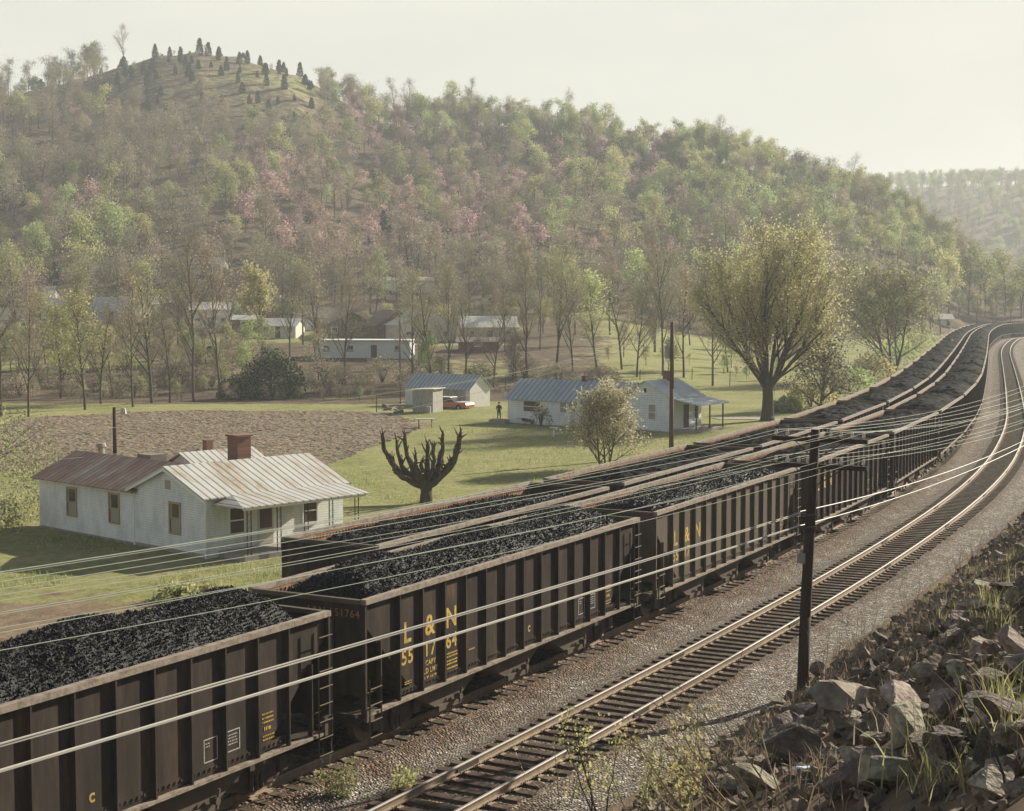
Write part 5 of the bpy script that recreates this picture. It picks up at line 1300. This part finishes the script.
# small rubble as one object
def rubble():
    rn = np.random.default_rng(8); cube = np.array([[x, y, z] for z in (-1, 1) for y in (-1, 1) for x in (-1, 1)], float)
    ff = np.array([(0, 2, 3, 1), (4, 5, 7, 6), (0, 1, 5, 4), (2, 6, 7, 3), (0, 4, 6, 2), (1, 3, 7, 5)])
    N_ = 34000; s = rn.uniform(0, 1, N_) ** .8 * 17 + 3.3; t = rn.uniform(-16, 75, N_); x, y, a = line(t, s); z = H(x, y); ok = y > 6; x, y, z = x[ok], y[ok], z[ok]; n_ = len(x)
    sz = rn.uniform(.02, .075, n_) * (1 + .9 * (rn.random(n_) < .15)) * np.clip(y / 22, .55, 1.15)
    c = cube[None] * rn.uniform(.45, 1.1, (n_, 1, 3)) + rn.normal(size=(n_, 8, 3)) * .22
    q = rn.normal(size=(n_, 3, 3)); q, _ = np.linalg.qr(q); c = np.einsum('nij,nkj->nki', q, c) * sz[:, None, None] + np.stack([x, y, z + sz * .35], 1)[:, None, :]
    V = [c.reshape(-1, 3)]; Fc = [(ff[None] + (np.arange(n_) * 8)[:, None, None]).reshape(-1, 4)]
    o = np_mesh('rubble', np.concatenate(V), np.concatenate(Fc), M['rubble']); tag(o, 'loose broken stone covering the bank beside the main line', 'rubble', kind='stuff')
rubble()

# ------------------------------------------------------------------ weeds, dry stalks and grass
def tufts(name, pts, mats_, nb, h, wdt, seed, label, cat, spread=.12, lean=.35, kind='stuff'):
    rn = np.random.default_rng(seed); V = []; mi = []
    for (x, y, z) in pts:
        hh = h * rn.uniform(.5, 1.3)
        for _ in range(nb):
            a = rn.uniform(0, 6.283); dx, dy = rn.normal(size=2) * spread; lx, ly = rn.normal(size=2) * lean * hh; L_ = hh * rn.uniform(.6, 1.2); w_ = wdt * rn.uniform(.7, 1.3); ca, sa = math.cos(a) * w_, math.sin(a) * w_
            V += [(x + dx - ca, y + dy - sa, z - .03), (x + dx + ca, y + dy + sa, z - .03), (x + dx + lx * .4 + ca * .7, y + dy + ly * .4 + sa * .7, z + L_ * .6), (x + dx + lx * .4 - ca * .7, y + dy + ly * .4 - sa * .7, z + L_ * .6),
                  (x + dx + lx * .4 - ca * .7, y + dy + ly * .4 - sa * .7, z + L_ * .6), (x + dx + lx * .4 + ca * .7, y + dy + ly * .4 + sa * .7, z + L_ * .6), (x + dx + lx + ca * .1, y + dy + ly + sa * .1, z + L_), (x + dx + lx - ca * .1, y + dy + ly - sa * .1, z + L_)]
            q = rn.integers(0, len(mats_)); mi += [q, q]
    V = np.array(V); o = np_mesh(name, V, np.arange(len(V)).reshape(-1, 4), [M[m] for m in mats_], mi=mi); tag(o, label, cat, kind=kind); return o
def scatter_line(n, s0, s1, o0, o1, seed, fn=None):
    rn = np.random.default_rng(seed); s = rn.uniform(s0, s1, n); o = rn.uniform(o0, o1, n); x, y, a = line(s, o); z = H(x, y)
    return [(x[i], y[i], max(z[i], -.02)) for i in range(n) if vnoise(x[i], y[i], 3.5, seed) > -.12]
tufts('dry_grass', scatter_line(1300, -8, 75, 3.0, 7.5, 61) + scatter_line(900, -14, 30, 4.5, 14, 62), ['dry', 'dry', 'twig', 'leaf_bud'], 9, .26, .006, 63, 'thin dry grass along the foot of the rocky bank', 'grass')
g = [tuple(at(random.uniform(930, 1024), random.uniform(560, 640))) for _ in range(22)] + [tuple(at(random.uniform(992, 1030), random.uniform(700, 770))) for _ in range(6)] + [tuple(at(random.uniform(900, 1000), random.uniform(775, 811))) for _ in range(5)]
tufts('green_grass', g, ['grassblade', 'leaf_yellow', 'dry'], 26, .38, .006, 64, 'bright green grass tufts growing among the rocks', 'grass', spread=.14)
pts = []
rn = np.random.default_rng(77)
for _ in range(9500):
    u = rn.uniform(0, 760); v = 425 + 165 * rn.random() ** 1.3
    y = 11.9 * F / (v - HZ); x = (u - 512) / F * y
    s = float(lateral(x, y))
    if s > -13: continue
    if -30 < x < -6 and 66 < y < 90 and (x + 13.9) * .682 + (y - 70.8) * .731 > -.6 and (x + 13.9) * .731 - (y - 70.8) * .682 < 2.6: continue
    if u < 420 and v < 472: continue
    if vnoise(x, y, 5, 78) < -.02: continue
    pts.append((x, y, float(H(x, y))))
tufts('lawn_grass', pts, ['grassblade', 'leaf_yellow', 'leaf_mid', 'dry'], 7, .19, .012, 79, 'tufted lawn grass around the houses', 'grass', spread=.3)

def weed(u, v, h, ns, label, leafy, seed, group=None, name='weed', lean=(0, 0), leafm=('leaf_yellow', 'leaf_pale'), rad=.012, barkm='twig'):
    r = random.Random(seed); p = at(u, v); o = empty(name, p, 0, label, 'plant', group); b = MB(); tips = []
    for k in range(ns):
        q = Vector((r.uniform(-.15, .15), r.uniform(-.15, .15), -.05)); d = Vector((r.uniform(-.35, .35) + lean[0], r.uniform(-.35, .35) + lean[1], 1)).normalized(); pts_ = [q]
        for _ in range(5):
            d = (d + Vector((r.uniform(-.2, .2), r.uniform(-.2, .2), r.uniform(-.1, .1)))).normalized(); q = q + d * h / 5 * r.uniform(.7, 1.1); pts_.append(q)
            if r.random() < .8:
                e = (d + Vector((r.uniform(-.9, .9), r.uniform(-.9, .9), .2))).normalized(); t = q + e * h * r.uniform(.1, .3); b.tube(q, t, rad * .5, rad * .2, 3); tips.append(t)
        b.path(pts_, [rad, rad * .9, rad * .8, rad * .6, rad * .45, rad * .3], 4); tips += pts_[2:]
    b.build('stems', M[barkm], o)
    if leafy:
        T = np.repeat(np.array([tuple(t) for t in tips]), leafy, 0); T = T + np.random.default_rng(seed).normal(size=T.shape) * .07
        V, Fc = leaf_quads(T, .028, seed); np_mesh('leaves', V, Fc, [M[m] for m in leafm], o, mi=np.random.default_rng(seed).integers(0, len(leafm), len(Fc)))
    return o
weed(318, 811, 1.7, 2, 'thin pale stem rising over the ballast at the lower left', 0, 1, name='sapling', barkm='dry')
weed(335, 818, .9, 5, 'leafy yellow-green sprig at the bottom left of the ballast', 12, 2)
weed(398, 815, .8, 4, 'leafy yellow-green sprig where the near rail leaves the frame', 12, 3)
weed(600, 835, 2.3, 5, 'tall dark sapling with small green leaves at the bottom centre', 10, 4, name='sapling', barkm='bark_dark', rad=.018)
weed(640, 835, 1.4, 5, 'bushy yellow-green sapling right of the dark one', 8, 5, name='sapling')
weed(560, 830, 1.8, 4, 'thin bare grey stems left of the dark sapling', 2, 6, name='sapling')
weed(690, 830, 1.3, 6, 'low leafy bramble under the dry branches', 14, 7, name='bramble')
for k, (u, v) in enumerate(((760, 830), (790, 835), (735, 820), (710, 835))):
    weed(u, v, 1.5, 4, f'tangle of dry grey branches at the bottom edge, {ORD[[2, 3, 1, 0][k]]} from the left', 0, 20 + k, 'dry branches at the bottom of the picture', 'dry_branches', lean=(-.7, .2), rad=.010, barkm='dry')
for k, (u, v) in enumerate(((960, 588), (985, 575), (925, 640), (868, 665), (830, 690), (1000, 560), (850, 640))):
    weed(u, v, 1.3 if k < 6 else .9, 6, ['dry weed among the upper rocks at the right', 'dry weed beside the leaning upper rocks near the frame edge', 'dry weed at the toe of the bank right of the pole', 'dry weed midway between the pole and the right edge', 'dry weed directly right of the pole foot', 'dry weed farthest along the bank', 'dry weed at the ballast edge right of the pole'][k], 0, 30 + k, 'dry weeds at the foot of the bank', 'dry_weed', rad=.009, barkm='twig')
weed(1022, 806, .55, 2, 'dark dry stalk at the lower right edge', 0, 41, name='stalk', barkm='bark_dark', rad=.014)
for k, (u, v, w_, lb) in enumerate(((807, 785, .2, 'pale blue scrap of plastic among the rocks'),)):
    rock(u, v, w_, lb, rock_mesh(88, .5, 6, 'trash'), None, (1.4, .8, .6), .0, cat='litter', name='plastic_scrap')
o = rock(1019, 706, .16, 'white scrap of paper near the right edge of the bank', rock_mesh(89, .4, 6, 'white_mark'), None, (1.4, .8, .4), .0, cat='litter', name='paper_scrap')

# ------------------------------------------------------------------ the yard: person, car, table and small things
def person():
    p = at(499, 421); o = empty('person', p, R(10), 'person in dark clothes standing on the lawn left of the long house', 'person')
    me = bpy.data.meshes.new('body')
    J = {'pel': (0, 0, .95), 'wst': (0, 0, 1.1), 'chs': (0, .01, 1.34), 'nck': (0, 0, 1.50), 'hd0': (0, 0, 1.58), 'hd1': (0, 0, 1.70),
         'lhp': (-.10, 0, .90), 'lkn': (-.12, -.02, .50), 'lan': (-.13, .02, .09), 'lto': (-.14, -.13, .04), 'rhp': (.10, 0, .90), 'rkn': (.11, -.04, .50), 'ran': (.13, 0, .09), 'rto': (.15, -.15, .04),
         'lsh': (-.19, 0, 1.42), 'lel': (-.26, .04, 1.14), 'lwr': (-.17, -.12, 1.0), 'lha': (-.13, -.17, .98), 'rsh': (.19, 0, 1.42), 'rel': (.26, .03, 1.14), 'rwr': (.18, -.14, 1.02), 'rha': (.14, -.2, 1.02)}
    Rr = {'pel': .15, 'wst': .13, 'chs': .155, 'nck': .06, 'hd0': .085, 'hd1': .095, 'lhp': .1, 'lkn': .065, 'lan': .045, 'lto': .04, 'rhp': .1, 'rkn': .065, 'ran': .045, 'rto': .04, 'lsh': .07, 'lel': .05, 'lwr': .035, 'lha': .035, 'rsh': .07, 'rel': .05, 'rwr': .035, 'rha': .035}
    E_ = [('pel', 'wst'), ('wst', 'chs'), ('chs', 'nck'), ('nck', 'hd0'), ('hd0', 'hd1'), ('pel', 'lhp'), ('lhp', 'lkn'), ('lkn', 'lan'), ('lan', 'lto'), ('pel', 'rhp'), ('rhp', 'rkn'), ('rkn', 'ran'), ('ran', 'rto'), ('chs', 'lsh'), ('lsh', 'lel'), ('lel', 'lwr'), ('lwr', 'lha'), ('chs', 'rsh'), ('rsh', 'rel'), ('rel', 'rwr'), ('rwr', 'rha')]
    ks = list(J); me.from_pydata([J[k] for k in ks], [(ks.index(a), ks.index(b_)) for a, b_ in E_], []); bo = bpy.data.objects.new('body', me); col.objects.link(bo)
    sk = bo.modifiers.new('skin', 'SKIN'); 
    for i, k in enumerate(ks): me.skin_vertices[0].data[i].radius = (Rr[k], Rr[k])
    me.skin_vertices[0].data[0].use_root = True
    sb = bo.modifiers.new('sub', 'SUBSURF'); sb.levels = 1; sb.render_levels = 1
    dg = bpy.context.evaluated_depsgraph_get(); nm = bpy.data.meshes.new_from_object(bo.evaluated_get(dg)); bpy.data.objects.remove(bo)
    nm.materials.clear(); nm.materials.append(M['darkcloth']); nm.materials.append(M['skin'])
    for pl in nm.polygons:
        c = pl.center; pl.material_index = 1 if (c.z > 1.5 or (c.y < -.13 and .9 < c.z < 1.1)) else 0; pl.use_smooth = True
    b = bpy.data.objects.new('body', nm); col.objects.link(b); b.parent = o
    h = MB(); 
    for k in range(8): pass
    h.tube((0, .02, 1.70), (0, .02, 1.80), .115, .07, 10); h.tube((0, .02, 1.69), (0, .02, 1.705), .15, .14, 10); h.build('hat', M['darkcloth'], o)
person()
b = MB(); b.box(-.9, .9, -.4, .4, 0, .35); b.box(-.7, .7, -.3, .3, .352, .42); o = b.build('well_cover', M['concrete']); o.location = at(499, 423.5); o.rotation_euler = (0, 0, -.5); tag(o, 'low grey concrete well cover at the feet of the standing person', 'well cover')

def parked_car(loc, rz, body, roofm, label, name='parked_car', sc=1.0):
    o = empty(name, loc, rz, label, 'car'); o.scale = (sc, sc, sc)
    b = MB(); b.prism([(-2.35, .35), (2.35, .35), (2.4, .62), (2.3, .82), (.95, .92), (-1.5, .92), (-2.3, .86), (-2.4, .6)], 'y', -.88, .88); b.build('body', body, o)
    b = MB(); b.prism([(-1.45, .922), (.9, .922), (.35, 1.36), (-.95, 1.38)], 'y', -.76, .76); c = b.build('cabin', M['pane'], o)
    b = MB(); b.prism([(-1.0, 1.382), (.42, 1.362), (.36, 1.42), (-.92, 1.44)], 'y', -.77, .77); b.build('roof', roofm, o)
    b = MB()
    for sg in (-1, 1): b.box(.95, 2.3, *sorted((sg * .1, sg * .84)), .88, .925)
    b.build('bonnet', roofm, o)
    for x in (-1.45, 1.45):
        for sg in (-1, 1):
            b = MB(); b.tube((x, sg * .72, .33), (x, sg * .92, .33), .33, n=16); w_ = b.build('wheel', M['rubber'], o); b = MB(); b.tube((x, sg * .9, .33), (x, sg * .935, .33), .17, n=12); b.build('rim', M['concrete'], w_)
    for sg in (-1, 1):
        b = MB(); b.tube((2.36, sg * .62, .64), (2.42, sg * .62, .64), .1, n=10); b.build('headlight', M['white_mark'], o)
    return o
parked_car((-6.5, 166.4, -1.68), R(-28), M['red_paint'], M['white_paint'], 'orange-red car with white bonnet parked between the grey shed and the white shed')
p = at(212, 355); parked_car(p, R(-20), M['rustcar'], M['concrete'], 'rusting grey junk car among the bare trees below the village', 'junk_car', 1.0)

t = empty('work_table', at(425, 428), R(15), 'pale topped table with crossed legs at the edge of the ploughed field', 'table')
b = MB(); b.box(-.95, .95, -.4, .4, .78, .85); b.build('table_top', M['white_mark'], t)
for x in (-.6, .6):
    for sg in (-1, 1):
        b = MB(); b.tube((x - .05 * sg, -.38 * sg, 0), (x + .05 * sg, .34 * sg, .78), .04, n=4); b.build('leg', M['brownroof'], t)
t = empty('bird_bath', at(554, 437), 0, 'small white bird bath on the lawn beside the flowering tree', 'bird bath')
b = MB(); b.tube((0, 0, 0), (0, 0, .65), .1, .07, 10); b.build('pedestal', M['trim'], t); b = MB(); b.tube((0, 0, .65), (0, 0, .8), .15, .42, 14); b.build('bowl', M['trim'], t)
t = empty('wheelbarrow', at(527, 424.5), R(-30), 'dark wheelbarrow standing against the wall of the long house', 'wheelbarrow')
b = MB(); b.prism([(-.5, .55), (.35, .45), (.25, .25), (-.3, .3)], 'y', -.3, .3); b.build('tray', M['iron'], t)
b = MB(); b.tube((.55, -.04, .2), (.55, .04, .2), .2, n=12); b.build('wheel', M['rubber'], t)
b = MB()
for sg in (-1, 1): b.tube((-1.1, sg * .28, .55), (.55, sg * .08, .2), .025, n=5); b.tube((-.4, sg * .25, 0), (-.35, sg * .25, .4), .025, n=5)
b.build('handle_frame', M['board'], t)
# heap of stones and junk at the field corner
for k in range(9):
    rock(random.uniform(374, 402), random.uniform(408, 414), random.uniform(.8, 1.5), None, random.choice(DROCKS + ROCKS), None, (1.3, .9, .6), .3)
    bpy.context.scene.collection.objects[-1]['label'] = 'rock in the heap left of the small grey shed'; bpy.context.scene.collection.objects[-1]['group'] = 'rocks heaped beside the small shed'
for k, (u, v, h_) in enumerate(((376, 412, 1.9), (400, 404, 1.9), (640, 380, 1.4), (668, 379, 1.4), (692, 380, 1.6), (730, 386, 2.0), (560, 384, 1.5), (505, 392, 1.4))):
    p = at(u, v); b = MB(); b.tube((0, 0, -.3), (.05, 0, h_), .06, .05, 6); o = b.build('fence_post', M['bark']); o.location = p; tag(o, f'weathered wooden fence post in the grass, {ORD[[0, 1, 4, 5, 6, 7, 3, 2][k]]} from the left', 'fence post', 'fence posts across the pasture')
# pale driveway beyond the porch and glimpses of the creek
def strip(name, pts, wd, m, dz=.05):
    V = []; 
    P = [at(u, v) for u, v in pts]
    for i in range(len(P) - 1):
        for k in range(10):
            V.append(P[i].lerp(P[i + 1], k / 10))
    V.append(P[-1]); b = MB(); pr = None
    for i, q in enumerate(V):
        d = (V[min(i + 1, len(V) - 1)] - V[max(i - 1, 0)]).normalized(); n_ = Vector((-d.y, d.x, 0)).normalized() * wd / 2
        a, c = q + n_, q - n_; a.z = float(H(a.x, a.y)) + dz; c.z = float(H(c.x, c.y)) + dz
        if pr: b.quad(pr[1], c, a, pr[0])
        pr = (a, c)
    o = b.build(name, m); tag(o, kind='structure'); return o
strip('driveway', [(716, 419), (750, 418.5), (770, 420), (790, 422)], 2.2, M['concrete'])
strip('creek_water', [(838, 366), (858, 366), (880, 366)], 14, M['water'], .3)

# ------------------------------------------------------------------ haze
def haze():
    b = MB(); b.box(-900, 1100, -60, 2300, -8, 175); m = bpy.data.materials.new('hazy_air'); m.use_nodes = True; N, Lk = nodes(m); N.clear()
    pv = N.new('ShaderNodeVolumePrincipled'); pv.inputs['Color'].default_value = (.84, .90, .95, 1); pv.inputs['Density'].default_value = HAZE_DENSITY; pv.inputs['Anisotropy'].default_value = .1
    out = N.new('ShaderNodeOutputMaterial'); Lk.new(pv.outputs[0], out.inputs['Volume']); o = b.build('haze', m); tag(o, 'thin pale haze filling the valley air', 'haze', kind='stuff')
haze()
